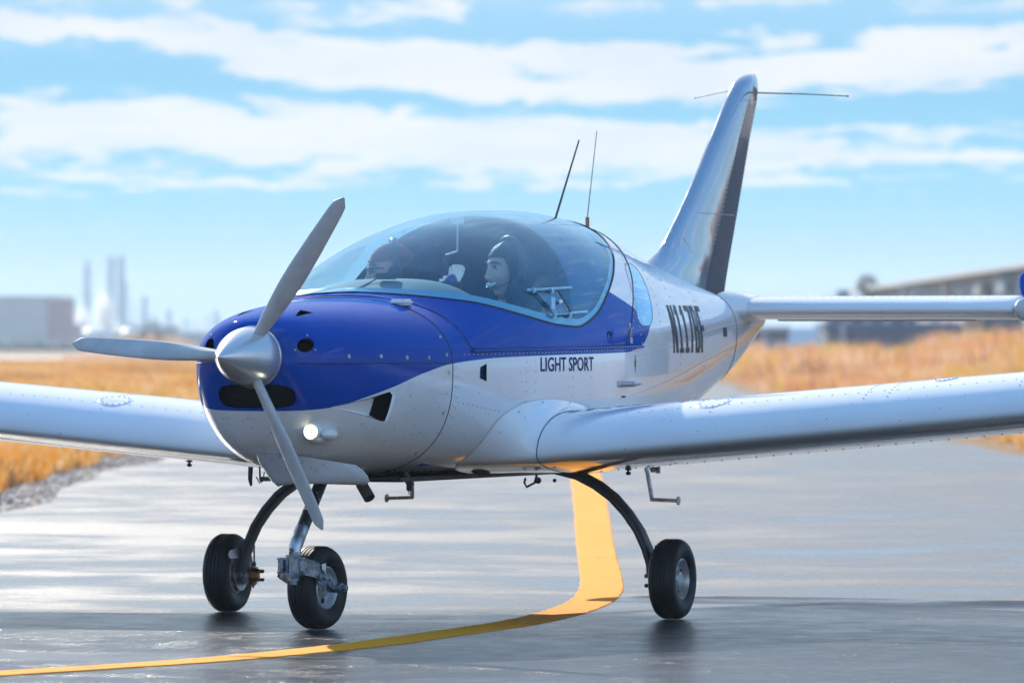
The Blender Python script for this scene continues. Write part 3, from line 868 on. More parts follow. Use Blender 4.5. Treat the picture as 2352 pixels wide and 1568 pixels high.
# tail antenna whiskers
b = B(); b.tube([(.03, 5.079, 2.314), (.30, 5.16, 2.306), (.497, 5.2, 2.295)], [.004, .003, .0025], 8); b.ball((.03, 5.075, 2.316), (.014, .014, .012), 1); b.ball((.497, 5.2, 2.295), .005)
b.tube([(.03, 5.07, 2.31), (.025, 5.03, 2.28)], .004, 6); b.mk('nav_whisker', [M['steel'], M['orange']], AC)
b = B(); b.tube([(-.03, 5.06, 2.325), (-.228, 5.1, 2.293)], .0025, 8); b.ball((-.228, 5.1, 2.293), .005); b.mk('nav_whisker', M['alu'], AC)

for s in (1, -1):
    secs = []
    for ay in (.10, .17, .5, .9, 1.2, 1.42, 1.455, 1.475):
        k_ = 1 if ay < 1.44 else (.93 if ay < 1.47 else .8)
        o = []
        for x, z in FO: o.append((s * ay, 4.62 + .04 * (ay > .05) + x * .74 + (1 - k_) * .2, 1.290 + z * .74 * (.70 if z > 0 else 1.35) * k_))
        secs.append(o)
    v, f = loft(secs, True); st = mk('tailplane', v, f, M['white'], AC, sharp=60)
    b = B(); b.ball((s * 1.478, 4.88, 1.290), (.024, .22, .056), n=24, m=16); b.mk('tailplane_tip', mat('pale_grey_tip', (.50, .50, .50), .4), st)
    # swept blue end plate at the tip
    v = []; f = []
    for i in range(11):
        q = i / 10; x = 1.462 - .058 * math.sin(min(1, q) * 1.45) * 1.0; zz = 1.30 + .165 * q; wd = .11 * math.sqrt(max(.01, 1 - q ** 3)); th = .016 * math.sqrt(max(.02, 1 - q ** 3)) + .006
        for j in range(12):
            a = 2 * math.pi * j / 12; v.append((s * (x + .02 + th * math.cos(a)), 4.95 + .05 * q + wd * math.sin(a), zz))
    for i in range(10):
        for j in range(12): f.append((i * 12 + j, i * 12 + (j + 1) % 12, (i + 1) * 12 + (j + 1) % 12, (i + 1) * 12 + j))
    f.append(tuple(range(120, 132))); mk('tip_plate', v, f, M['blue'], st)
    b = B(); b.box((s * .62, 5.33, 1.245), (.98, .16, .012), bev=.004); b.mk('trim_tab', M['white_dirty'], st, smooth=False)
    # root fairing
    v = []; f = []
    for i in range(6):
        q = i / 5; ay = .06 + .12 * q
        for j, (x, z) in enumerate(FO): v.append((s * ay, 4.50 + .16 * q + x * (.86 - .12 * q), 1.290 + z * (.74 * (.70 if z > 0 else 1.35)) * (1.35 - .33 * q)))
    nF = len(FO)
    for i in range(5):
        for j in range(nF - 1): f.append((i * nF + j, i * nF + j + 1, (i + 1) * nF + j + 1, (i + 1) * nF + j))
    mk('tailplane_fairing', v, f, M['white'], AC)
    P = [(s * y, 4.66 + .14 * .74, 1.29 + .115 * .52) for y in np.arange(.2, 1.4, .04)]; rivets('tailplane_rivets', P, [(0, 0, 1)] * len(P), .004)

# ------------------------------------------------------------------ antennas, sundries on the skin
b = B(); b.tube([(0, 2.632, 1.655), (0, 2.943, 2.028)], [.0055, .0035], 8); b.mk('whip_antenna', M['legblack'], AC, label='thick dark whip aerial leaning aft')
b = B(); b.tube([(0, 3.047, 1.56), (0, 3.047, 1.691)], [.010, .009], 10, mi=0); b.tube([(0, 3.047, 1.691), (0, 3.167, 2.076)], [.0028, .0018], 8, mi=1)
b.mk('whip_antenna', [mat('brown_antenna_base', (.16, .09, .05), .4), M['steel']], AC, label='thin steel whip aerial on a brown base')
b = B(); px_, pt_ = .262, .20; zt = top_z(pt_ + .04, px_); b.box((px_, pt_ + .04, zt + .008), (.075, .085, .026), bev=.009); b.mk('satellite_antenna', M['puck'], AC)
b = B(); b.tube([(side_x(1.95, .96), 1.90, .963), (side_x(1.95, .96) + .015, 1.96, .963), (side_x(1.95, .96) + .03, 2.02, .963)], [.013, .012, .012], 14)
b.tube([(side_x(1.95, .96) + .03, 2.02, .963), (side_x(1.95, .96) + .045, 2.08, .963)], [.013, .002], 14); b.mk('position_light', M['alu'], AC)
def decal(name, pts, m, off=.0016, parent=AC, s=1):
    v = [(s * side_x(t, z, off), t, z) for t, z in pts]; return mk(name, v, [tuple(range(len(v)))], M[m], parent, smooth=False)
def rectd(name, t, z, w_, h_, m): return decal(name, [(t, z), (t + w_, z), (t + w_, z + h_), (t, z + h_)], m)
rectd('green_marker', 2.16, 1.035, .025, .03, 'decal_green'); rectd('green_marker', 2.168, 1.015, .008, .07, 'decal_green')
rectd('warning_placard', 2.10, 1.135, .035, .085, 'decal_pale'); decal('warning_triangle', [(2.105, 1.160), (2.130, 1.160), (2.118, 1.212)], 'decal_red', .0026)
rectd('static_port_plate', 4.22, 1.165, .09, .042, 'decal_grey'); rectd('small_placard', 1.97, .905, .06, .008, 'decal_grey')
b = B(); b.lathe([(.022, 0), (.020, .003), (.018, -.004), (.0005, -.008)], 20, 0, Matrix.Translation((side_x(1.80, 1.165), 1.80, 1.165)), 'x'); b.mk('canopy_latch', M['dark'], AC)


def text_on_side(s_, t0, t1, z0, z1, m, name, bold=0.0, shear=0.0):
    """raised-film lettering wrapped on to the left skin"""
    c = bpy.data.curves.new('lettering', 'FONT'); c.body = s_; c.size = 1; c.resolution_u = 3; c.offset = bold; c.space_character = 1.02
    to = bpy.data.objects.new('tmp', c); COL.objects.link(to); dg = bpy.context.evaluated_depsgraph_get()
    me = bpy.data.meshes.new_from_object(to.evaluated_get(dg)); bpy.data.objects.remove(to)
    bm = bmesh.new(); bm.from_mesh(me); bmesh.ops.triangulate(bm, faces=bm.faces[:])
    for _ in range(2):
        bmesh.ops.subdivide_edges(bm, edges=[e for e in bm.edges if e.calc_length() > .12], cuts=1)
        bmesh.ops.triangulate(bm, faces=bm.faces[:])
    xs = [q.co.x for q in bm.verts]; ys = [q.co.y for q in bm.verts]; a, b_, c_, d = min(xs), max(xs), min(ys), max(ys)
    bm.verts.index_update()
    v = []
    for q in bm.verts:
        t = t0 + (t1 - t0) * (q.co.x - a) / (b_ - a); z = z0 + (z1 - z0) * (q.co.y - c_) / (d - c_)
        v.append((side_x(t, z, .0018), t, z))
    f = [[k.index for k in q.verts] for q in bm.faces]; bm.free()
    return mk(name, v, f, M[m], AC, smooth=False)


def block_letters(word, t0, t1, z0, z1, m, name):
    """slab-style registration characters, one part each, wrapped on the skin"""
    G = {'N': [(0, 0, .26, 1), (.74, 0, 1, 1), [(.0, 1), (.30, 1), (1, 0), (.70, 0)]], '1': [(.34, .0, .68, 1), (.12, 0, .92, .10), [(.34, 1), (.34, .80), (.10, .80), (.10, .88)]],
         '7': [(0, .88, 1, 1), [(.68, .90), (1, .90), (.50, 0), (.16, 0)]], 'B': [(0, 0, .32, 1), (.3, .88, .86, 1), (.3, .46, .86, .57), (.3, 0, .86, .12), (.68, .10, 1, .48), (.68, .55, .96, .90)],
         'F': [(.06, 0, .40, 1), (.38, .88, 1, 1), (.38, .46, .85, .58)]}
    n_ = len(word); pitch = (t1 - t0) / n_; gw = pitch * .80
    for i, ch in enumerate(word):
        v = []; f = []
        for k_, gl in enumerate(G[ch]):
            q = [(gl[0], gl[1]), (gl[2], gl[1]), (gl[2], gl[3]), (gl[0], gl[3])] if isinstance(gl, tuple) else gl
            NS = 12; base_ = len(v)
            for a in range(NS + 1):
                for b_ in range(3):
                    s_, r_ = b_ / 2, a / NS
                    bot = (q[0][0] + (q[1][0] - q[0][0]) * s_, q[0][1] + (q[1][1] - q[0][1]) * s_); top = (q[3][0] + (q[2][0] - q[3][0]) * s_, q[3][1] + (q[2][1] - q[3][1]) * s_)
                    u_, w_ = bot[0] + (top[0] - bot[0]) * r_, bot[1] + (top[1] - bot[1]) * r_
                    t = t0 + pitch * i + gw * u_; z = z0 + (z1 - z0) * w_; v.append((side_x(t, z, .0018 + .0004 * k_), t, z))
            for a in range(NS):
                for b_ in range(2): f.append((base_ + a * 3 + b_, base_ + a * 3 + b_ + 1, base_ + a * 3 + b_ + 4, base_ + a * 3 + b_ + 3))
        mk(name, v, f, M[m], AC, smooth=False, label='letter ' + ch if ch.isalpha() else 'digit ' + ch)


text_on_side('LIGHT SPORT', .975, 1.585, 1.020, 1.079, 'decal_navy', 'light_sport_lettering', .012)
block_letters('N117BF', 2.92, 3.80, 1.093, 1.303, 'decal_grey', 'registration_character')

# ------------------------------------------------------------------ undercarriage
def wheel(parent, c, rot, name='wheel', Rt=.166, Wd=.115, side=1):
    """tyre > with rim, hub and bolts as sub-parts"""
    T = Matrix.Translation(c) @ Matrix.Rotation(rot, 4, 'Z')
    h = Wd / 2; prof = []
    pr = [(.078, -.62), (.088, -.78), (.105, -.93), (.125, -1.0), (.142, -.96), (.154, -.84), (.161, -.66)]
    prof += [(r * Rt / .166, q * h) for r, q in pr]
    for gx in (-.42, -.14, .14, .42):
        prof += [(.1655 * Rt / .166, (gx - .055) * h), (.1615 * Rt / .166, (gx - .03) * h), (.1615 * Rt / .166, (gx + .03) * h), (.1655 * Rt / .166, (gx + .055) * h)]
    prof += [(r * Rt / .166, -q * h) for r, q in pr[::-1]]
    b = B(); b.lathe(prof, 72, 0, T, 'x')
    # flatten a little where it carries load
    b.v = [(x, y, max(z, .001)) for x, y, z in b.v]
    ty = b.mk('tyre', M['rubber'], parent, sharp=28)
    b = B()
    for sg in (1, -1):
        b.lathe([(.082, sg * h * .60), (.086, sg * h * .74), (.080, sg * h * .80), (.074, sg * h * .70), (.068, sg * h * .30), (.040, sg * h * .36), (.030, sg * h * .62), (.024, sg * h * .64), (.0005, sg * h * .60)], 48, 0, T, 'x')
    b.mk('rim', M['rim'], ty, sharp=35)
    b = B()
    for k in range(3):
        a = k * 2.094 + .6
        b.lathe([(.0005, 0), (.0115, 0), (.0115, .001)], 14, 0, T @ Matrix.Translation((side * h * .375, .052 * math.cos(a), .052 * math.sin(a))), 'x')
    b.mk('rim_hole', M['dark'], ty)
    b = B()
    for k in range(6):
        a = k * 1.047 + .1; b.lathe([(.0045, -.002), (.0045, .006), (.0005, .006)], 6, 0, T @ Matrix.Translation((side * h * .40, .034 * math.cos(a), .034 * math.sin(a))), 'x')
    b.mk('rim_bolts', M['steel'], ty)
    return ty


MT = 1.385
for s in (1, -1):
    leg = bpy.data.objects.new('main_gear', None); COL.objects.link(leg); leg.parent = AC
    pts = [(.40, .615), (.50, .612), (.60, .588), (.68, .548), (.75, .498), (.81, .435), (.86, .365), (.895, .29), (.915, .225), (.918, .17)]
    P3 = [(s * a, MT - .02, z) for a, z in pts]
    b = B(); b.tube(P3, [1.1, 1.1, 1.08, 1.05, 1.0, .95, .9, .85, .82, .8], 20, flat=(.050, .018, (0, 1, 0), .6))
    b.mk('gear_leg', M['legblack'], leg, sharp=50)
    b = B(); b.tube([(s * (a + .004), MT + .034, z + .002) for a, z in pts[2:9]], .0045, 8); b.mk('brake_line', mat('brake_hose_amber', (.55, .25, .03), .4), leg)
    wheel(leg, (s * 1.000, MT, .165), 0, side=s)
    b = B(); b.box((s * .918, MT, .185), (.022, .075, .14), bev=.006); b.box((s * .925, MT, .262), (.060, .085, .018), bev=.004); b.mk('axle_bracket', M['steel'] if s < 0 else M['black'], leg, smooth=False)
    b = B(); b.lathe([(.075, -.004), (.075, .004), (.045, .004), (.045, -.004), (.075, -.004)], 40, 0, Matrix.Translation((s * .942, MT, .165)), 'x'); b.mk('brake_disc', M['alu'], leg)
    b = B(); b.box((s * .905, MT + .052, .158), (.050, .045, .062), bev=.01)
    b.box((s * .905, MT + .048, .125), (.03, .03, .03), bev=.006)
    b.mk('brake_caliper', M['orange'], leg)
    b = B()
    for (dy, dz) in ((.03, .02), (.03, -.02), (.078, .015), (.078, -.02)):
        b.lathe([(.008, -.036), (.008, .036), (.001, .037)], 8, 0, Matrix.Translation((s * .905, MT + dy, .155 + dz)), 'x')
    b.tube([(s * .905, MT + .06, .19), (s * .905, MT + .058, .30)], .004, 8); b.tube([(s * .905, MT + .06, .19), (s * .905, MT + .06, .21)], .008, 8)
    b.tube([(s * .905, MT + .05, .125), (s * .905, MT + .05, .10)], [.008, .003], 8)
    b.mk('caliper_bolts', M['black'], leg)
    if s < 0:
        b = B(); T = Matrix.Translation((s * .925, MT - .02, .252))
        b.add([(.0, -.005, .03), (0, -.14, .012), (0, -.155, -.005), (0, -.14, -.022), (0, -.0, -.022), (.004, -.005, .03), (.004, -.14, .012), (.004, -.155, -.005), (.004, -.14, -.022), (.004, -.0, -.022)],
              [(0, 1, 2, 3, 4), (9, 8, 7, 6, 5), (0, 5, 6, 1), (1, 6, 7, 2), (2, 7, 8, 3), (3, 8, 9, 4)], 0, T); b.mk('spat_bracket', M['alu'], leg, smooth=False)

ng = bpy.data.objects.new('nose_gear', None); COL.objects.link(ng); ng.parent = AC
NR_ = R(-7)
NT_ = Matrix.Rotation(NR_, 4, 'Z')
ty = wheel(ng, (0, 0, .165), NR_, Rt=.166, Wd=.118, side=1)
pv = -.235   # pivot ahead of the axle
b = B(); b.tube([(0, .10, .66), (0, .03, .575), (0, -.185, .372)], .0255, 20); b.mk('nose_strut', M['strut'], ng)
b = B(); b.tube([(0, -.085, .468), (0, -.092, .461)], .0262, 20); b.mk('strut_band', M['puck'], ng)
b = B(); b.tube([(0, -.155, .405), (0, -.205, .355), (0, -.225, .33), (0, pv + .005, .29)], [.027, .028, .025, .023], 16)
b.mk('strut_knuckle', M['alu'], ng)
b = B(); b.tube([(0, pv, .315), (0, pv, .20)], .021, 16); b.box((0, pv - .002, .298), (.052, .052, .010), bev=.003); b.box((0, pv - .002, .225), (.056, .056, .010), bev=.003); b.tube([(0, pv, .215), (0, pv, .185)], .014, 12)
b.ball((.0, pv - .027, .325), (.010, .006, .010)); b.mk('pivot_post', M['steel'], ng)
# fork: a strap bent round the tyre, dropping to the axle
def fork_pt(q, sg):
    # q 0 at the front centre, 1 at the axle
    ang = q * 1.0
    if q < .38:
        a = q / .38 * math.pi / 2; return (sg * .082 * math.sin(a), pv + .020 + .082 * (1 - math.cos(a)) * .8)
    w_ = (q - .38) / .62; return (sg * (.082 + .006 * w_), pv + .086 + (-.0 - (pv + .086)) * w_)
for sg in (1, -1):
    v = []; f = []; K = 22
    for i in range(K + 1):
        q = i / K; x, y = fork_pt(q, sg)
        zc_ = .258 - .093 * max(0, (q - .12) / .88) ** 1.25; hh = .033 - .016 * max(0, (q - .45) / .55)
        for (dx, dz) in ((0, hh), (0, -hh), (.007, -hh), (.007, hh)):
            v.append(tuple(NT_ @ Vector((x + sg * dx, y - (.007 if (q < .2 and dx) else 0), zc_ + dz))))
    for i in range(K):
        for j in range(4): f.append((i * 4 + j, i * 4 + (j + 1) % 4, (i + 1) * 4 + (j + 1) % 4, (i + 1) * 4 + j))
    f.append((0, 1, 2, 3)); f.append((K * 4 + 3, K * 4 + 2, K * 4 + 1, K * 4)); mk('fork_arm', v, f, M['steel'], ng, sharp=40)
b = B(); b.box((0, pv + .035, .285), (.11, .05, .008), T=NT_); b.box((0, pv + .035, .232), (.11, .05, .008), T=NT_); b.box((0.03, pv + .012, .258), (.012, .02, .05), T=NT_); b.box((-.03, pv + .012, .258), (.012, .02, .05), T=NT_)
b.mk('fork_yoke', M['steel'], ng, smooth=False)
b = B(); b.lathe([(.018, .05), (.020, .098), (.020, .112), (.012, .114), (.012, .135), (.0005, .136)], 16, 0, NT_ @ Matrix.Translation((0, 0, .165)), 'x'); b.lathe([(.018, -.05), (.020, -.098), (.020, -.112), (.012, -.114), (.0005, -.125)], 16, 0, NT_ @ Matrix.Translation((0, 0, .165)), 'x')
for k in range(6): b.ball((.128, .012 * math.cos(k * 1.047), .165 + .012 * math.sin(k * 1.047)), .004, T=NT_)
b.mk('axle_nut', M['steel'], ng)
b = B()
for (y, z) in ((-.115, .235), (-.06, .200), (-.145, .215), (-.10, .205), (-.04, .180)): b.lathe([(.006, 0), (.006, .006), (.0005, .007)], 8, 0, NT_ @ Matrix.Translation((.094, y, z)), 'x')
b.mk('fork_rivets', M['alu'], ng)
b = B(); b.add([(.0955, -.135, .262), (.0955, -.098, .268), (.0955, -.098, .22)], [(0, 1, 2)], 0, NT_); b.lathe([(.012, 0), (.012, .001), (.0005, .001)], 16, 0, NT_ @ Matrix.Translation((.0955, -.118, .250)), 'x'); b.mk('fork_plate', M['puck'], ng)

# ------------------------------------------------------------------ cabin
b = B(); v = []; f = []
for i in range(13):
    q = i / 12; t = .34 + .46 * q
    for j in range(25):
        a = -1 + 2 * j / 24; hw = side_x(t, 1.20, -.03); x = a * hw
        z = 1.300 + .100 * math.sin(q * 1.7) * (1 - abs(a) ** 3.0) - .10 * abs(a) ** 3 - (.10 * max(0, q - .92) / .08)
        v.append((x, t, z))
for i in range(12):
    for j in range(24): f.append((i * 25 + j, i * 25 + j + 1, (i + 1) * 25 + j + 1, (i + 1) * 25 + j))
mk('glareshield', v, f, M['dash'], AC)
b = B(); b.box((0, .80, 1.13), (.92, .02, .30)); b.mk('instrument_panel', M['interior'], AC, smooth=False)
b = B(); b.box((.04, .62, 1.408), (.085, .075, .026), bev=.010); b.tube([(.0, .62, 1.40), (-.02, .58, 1.38), (-.03, .50, 1.36)], .003, 6); b.mk('dash_antenna', M['headset'], AC)
b = B(); b.box((.0, 1.50, 1.648), (.055, .02, .030), bev=.004); b.tube([(0, 1.50, 1.64), (0, 1.50, 1.52)], .004, 8); b.tube([(0, 1.50, 1.52), (-.05, 1.49, 1.505)], .004, 8); b.mk('canopy_handle', M['puck'], AC)
for s in (1, -1):
    seat = bpy.data.objects.new('seat', None); COL.objects.link(seat); seat.parent = AC
    b = B(); b.box((s * .27, 1.33, .80), (.44, .48, .12), bev=.04); b.mk('cushion', M['seat'], seat)
    T = Matrix.Translation((s * .27, 1.66, 1.10)) @ Matrix.Rotation(R(-18), 4, 'X')
    b = B(); b.box((0, 0, 0), (.44, .10, .62), T=T, bev=.045); b.mk('backrest', M['seat'], seat)
    b = B(); b.box((0, .0, .40), (.24, .09, .20), T=T, bev=.04); b.mk('headrest', M['seat'], seat)
    b = B(); b.tube([(s * (.27 + .10), 1.55, 1.33), (s * (.27 + .09), 1.40, 1.20), (s * (.27 + .06), 1.34, 1.0)], 1, 8, flat=(.022, .003, (1, 0, 0))); b.mk('harness', M['black'], seat)
b = B(); b.box((0, 1.1, .66), (.66, 1.6, .03)); b.mk('cabin_floor', M['interior'], AC, smooth=False)
# sliding storm window in the left canopy side
for (z0, ta, tb) in ((1.352, 1.00, 1.46), (1.252, 1.11, 1.56)):
    b = B(); b.tube([(side_x(t, z0 + (t - ta) * .03, .006), t, z0 + (t - ta) * .03) for t in np.linspace(ta, tb, 10)], 1, 8, flat=(.0065, .004, (0, 0, 1))); b.mk('vent_rail', M['acrylic'], AC)
    b = B()
    for t in (ta + .05, ta + .22): b.box((side_x(t, z0, .010), t, z0), (.012, .03, .022), bev=.004)
    b.mk('vent_rail_clip', M['acrylic'], AC)
pp = [(1.06, 1.345), (1.29, 1.352), (1.36, 1.252), (1.16, 1.248)]
b = B(); b.tube(on_side(dens(pp + [pp[0]], .03), .008), .0022, 6); b.mk('vent_pane_edge', M['groove'], AC)
v = [(side_x(t, z, .007), t, z) for t, z in pp]; mk('vent_pane', v, [(0, 1, 2, 3)], glassmat('vent_acrylic', (.85, .93, .96), 1.5, .10), AC, smooth=False)
b = B(); b.box((side_x(1.17, 1.30, .014), 1.165, 1.300), (.008, .050, .050), bev=.003); b.mk('vent_latch', M['acrylic'], AC)
b = B(); b.box((side_x(1.27, 1.31, .012), 1.265, 1.308), (.006, .035, .014), bev=.002); b.mk('vent_latch', M['puck'], AC)


# ------------------------------------------------------------------ people
def head_mesh(smile=1.0, fem=True):
    v = []; f = []; NU, NV = 96, 72
    def gs(x, z, x0, z0, sx_, sz_): return math.exp(-((x - x0) / sx_) ** 2 - ((z - z0) / sz_) ** 2)
    for i in range(NV + 1):
        ph = math.pi * i / NV
        for j in range(NU):
            th = 2 * math.pi * j / NU
            dx, dy, dz = math.sin(ph) * math.sin(th), -math.sin(ph) * math.cos(th), math.cos(ph)
            hw = .074; x = hw * dx; y = (.092 if dy < 0 else .100) * dy; z = .110 * dz
            if z < -.02:
                k = (-.02 - z) / .096; x *= 1 - .36 * k ** 1.3; y = y * (1 - .12 * k) - .014 * k * (1 if dy < 0 else 1.5)
            if dy < 0:
                m_ = min(1, -dy * 2.2)
                d = .016 * gs(x, z, 0, -.006, .011, .026) + .019 * gs(x, z, 0, -.026, .013, .012) + .006 * gs(x, z, .011, -.030, .007, .007) + .006 * gs(x, z, -.011, -.030, .007, .007)
                d += .006 * (gs(x, z, .03, .038, .026, .008) + gs(x, z, -.03, .038, .026, .008))
                d -= .012 * (gs(x, z, .031, .018, .016, .012) + gs(x, z, -.031, .018, .016, .012))
                d += .008 * (gs(x, z, .043, -.022, .018, .018) + gs(x, z, -.043, -.022, .018, .018)) * (1 if smile else .5)
                d += .008 * gs(x, z, 0, -.058, .024, .014) - .007 * gs(x, z, 0, -.075, .022, .006) + .012 * gs(x, z, 0, -.096, .022, .014)
                if smile: d -= .010 * gs(x, z, 0, -.059, .022, .0065)
                y -= d * m_
            v.append((x, y, z))
    for i in range(NV):
        for j in range(NU): f.append((i * NU + j, (i + 1) * NU + j, (i + 1) * NU + (j + 1) % NU, i * NU + (j + 1) % NU))
    return v, f


def person(x, t, zhead, yaw, pitch, kind):
    o = bpy.data.objects.new('person', None); COL.objects.link(o)
    o.location = AM @ Vector((x, t + .06, .86)); o.rotation_euler = (0, 0, PSI)
    hc = Vector((0, -.06, zhead - .86))     # head centre relative to the root
    HT = Matrix.Translation(hc) @ Matrix.Rotation(yaw, 4, 'Z') @ Matrix.Rotation(pitch, 4, 'X')
    b = B()
    hv, hf = head_mesh(1.0 if kind == 'w' else 0.0); b.add(hv, hf, 0, HT)
    for sg in (1, -1):   # ears
        b.ball((sg * .072, .008, -.008), (.010, .018, .030), T=HT)
    b.tube([tuple(hc + Vector((0, .02, -.06))), tuple(hc + Vector((0, .035, -.13))), tuple(hc + Vector((0, .05, -.20)))], [.052, .050, .065], 20)
    # torso, shoulders, arms, thighs as overlapping volumes fused into one skin
    z0 = hc.z
    def ell(c, r): b.ball(c, r, n=28, m=16)
    b.tube([(0, .05, z0 - .17), (0, .06, z0 - .22), (0, .055, z0 - .34), (0, .06, z0 - .48), (0, .04, z0 - .60)], 1, 28, flat=(.18, .115, (1, 0, 0)))
    b.v = b.v  # keep
    for sg in (1, -1):
        ell((sg * .15, .06, z0 - .235), (.075, .075, .065))
        b.tube([(sg * .175, .06, z0 - .235), (sg * .215, .02, z0 - .36), (sg * .20, -.06, z0 - .48), (sg * .15, -.23, z0 - .47), (sg * .13, -.30, z0 - .44)], [.058, .052, .047, .038, .028], 16)
        # hand: palm and five fingers
        hp = Vector((sg * .125, -.335, z0 - .435)); ell(tuple(hp), (.038, .045, .018))
        for k in range(4):
            xx = -.028 + .0185 * k; L = (.058, .068, .064, .05)[k]
            b.tube([tuple(hp + Vector((xx, -.035, 0))), tuple(hp + Vector((xx, -.035 - L * .55, -.006))), tuple(hp + Vector((xx, -.035 - L * .8, -.03)))], [.009, .0085, .0075], 8)
        b.tube([tuple(hp + Vector((-sg * .03, .005, 0))), tuple(hp + Vector((-sg * .052, -.02, -.008))), tuple(hp + Vector((-sg * .055, -.045, -.018)))], [.011, .010, .0085], 8)
        b.tube([(sg * .09, .03, z0 - .60), (sg * .11, -.22, z0 - .585), (sg * .12, -.42, z0 - .57)], [.088, .080, .062], 18)
        b.tube([(sg * .12, -.42, z0 - .57), (sg * .12, -.52, z0 - .66), (sg * .12, -.60, z0 - .78)], [.060, .054, .042], 16)
        ell((sg * .12, -.66, z0 - .80), (.042, .10, .035))
    me = bpy.data.meshes.new('tmp'); me.from_pydata(b.v, [], b.f); ob = bpy.data.objects.new('tmp', me); COL.objects.link(ob)
    md = ob.modifiers.new('r', 'REMESH'); md.mode = 'VOXEL'; md.voxel_size = .0045
    sm = ob.modifiers.new('s', 'SMOOTH'); sm.factor = .5; sm.iterations = 2
    me2 = bpy.data.meshes.new_from_object(ob.evaluated_get(bpy.context.evaluated_depsgraph_get())); bpy.data.objects.remove(ob)
    me2.name = 'body'; bo = bpy.data.objects.new('body', me2); COL.objects.link(bo); bo.parent = o
    me2.materials.clear(); me2.materials.append(M['skin']); me2.materials.append(M['jacket' if kind == 'w' else 'jacket2'])
    neck = z0 - .145
    co = np.empty(len(me2.polygons) * 3); me2.polygons.foreach_get('center', co); co = co.reshape(-1, 3)
    hand = (co[:, 1] < -.285) & (co[:, 2] > z0 - .50) & (co[:, 2] < z0 - .38)
    mi = np.where((co[:, 2] > neck - .25 * np.abs(co[:, 0])) | hand, 0, 1).astype(np.int32)
    me2.polygons.foreach_set('material_index', mi); me2.polygons.foreach_set('use_smooth', [True] * len(me2.polygons))
    # eyes, brows, lips, teeth
    for sg in (1, -1):
        b = B(); b.ball((sg * .031, -.0745, .0175), (.0135, .0115, .0075 if kind == 'w' else .009), 0, HT, 16, 10); b.ball((sg * .031 + .002, -.0835, .0175), (.0052, .0034, .0052), 1, HT, 12, 8); b.mk('eye', [M['eye'], M['iris']], o)
        b = B(); b.tube([(sg * .014, -.094, .036), (sg * .030, -.093, .042), (sg * .047, -.080, .038), (sg * .054, -.07, .032)], [.003, .0035, .003, .0015], 8, T=HT); b.mk('eyebrow', M['hair'], o)
        b = B(); b.tube([(sg * .018, -.0855, .0185), (sg * .031, -.0885, .0245), (sg * .045, -.0775, .018)], [.0012, .002, .0012], 6, T=HT); b.mk('eyelash', M['hair'], o)
    if kind == 'w':
        b = B(); b.tube([(-.030, -.079, -.047), (-.016, -.0925, -.054), (0, -.0965, -.056), (.016, -.0925, -.054), (.030, -.079, -.047)], [.003, .0085, .009, .0085, .003], 10, T=HT); b.mk('teeth', M['teeth'], o)
        b = B(); b.tube([(-.031, -.075, -.045), (-.015, -.094, -.0475), (0, -.099, -.048), (.015, -.094, -.0475), (.031, -.075, -.045)], [.0015, .0035, .0035, .0035, .0015], 8, T=HT)
        b.tube([(-.031, -.075, -.045), (-.016, -.089, -.0625), (0, -.0945, -.066), (.016, -.089, -.0625), (.031, -.075, -.045)], [.0015, .004, .0045, .004, .0015], 8, T=HT); b.mk('lips', M['lip'], o)
    else:
        b = B(); b.tube([(-.022, -.082, -.058), (0, -.097, -.057), (.022, -.082, -.058)], [.002, .0045, .002], 8, T=HT); b.tube([(-.020, -.082, -.063), (0, -.096, -.065), (.020, -.082, -.063)], [.002, .005, .002], 8, T=HT); b.mk('lips', M['lip'], o)
    # hair
    hv, hf = head_mesh(0.0)
    hv2 = []
    for (x_, y_, z_) in hv:
        r_ = 1.10 if kind == 'w' else 1.07
        q = Vector((x_ * r_ * 1.03, y_ * (1.10 if y_ > 0 else 1.03), z_ * r_ + .004))
        q += Vector((1, 1, 1)) * (.0025 * math.sin(x_ * 260 + 3 * math.sin(z_ * 60)))
        if kind == 'w' and z_ < .0 and y_ > -.02: q.z -= .08 * min(1, (-z_) / .08); q.x *= 1.05; q.y += .01
        hv2.append(tuple(q))
    line = (lambda p: max((p[2] - .055) + max(0, -p[1] - .03) * -.15, p[1] + .040 - .35 * max(0, p[2] - .02))) if kind == 'w' else (lambda p: max(p[2] - .088, p[1] - .005 if p[2] > -.06 else -1))
    hv3, hp_, _ = split(hv2, hf, [line(p) for p in hv2])
    hv3 = [tuple(HT @ Vector(p)) for p in hv3]
    mk('hair', hv3, hp_, M['hair'], o, sharp=None)
    if kind == 'w':
        b = B()
        for sg in (1, -1):
            for k in range(5):
                y0_ = -.035 + .018 * k
                b.tube([(sg * .050, y0_ - .012, .075), (sg * .076, y0_, .03), (sg * .084, y0_ + .006, -.03), (sg * .082, y0_ + .012, -.10), (sg * (.088 + .004 * k), y0_ + .03, -.19)], [.010, .013, .015, .015, .008], 8, T=HT)
        b.mk('hair_locks', M['hair'], o, kind='stuff')
    if kind == 'm':
        b = B(); cv_, cf_, _ = (lambda a: a)(split([(x_ * 1.12, y_ * 1.12, z_ * 1.10 + .008) for x_, y_, z_ in hv], hf, [p[2] - .045 - .12 * p[1] for p in hv]))
        b.add(cv_, cf_, 0, HT); b.mk('cap', M['cap'], o)
        b = B()
        for sg in (1, -1): b.ball((sg * .032, -.099, .016), (.024, .004, .016), T=HT)
        b.tube([(-.07, -.04, .022), (-.055, -.088, .022), (0, -.108, .022), (.055, -.088, .022), (.07, -.04, .022)], .0022, 6, T=HT); b.mk('sunglasses', M['headset'], o)
    b = B()
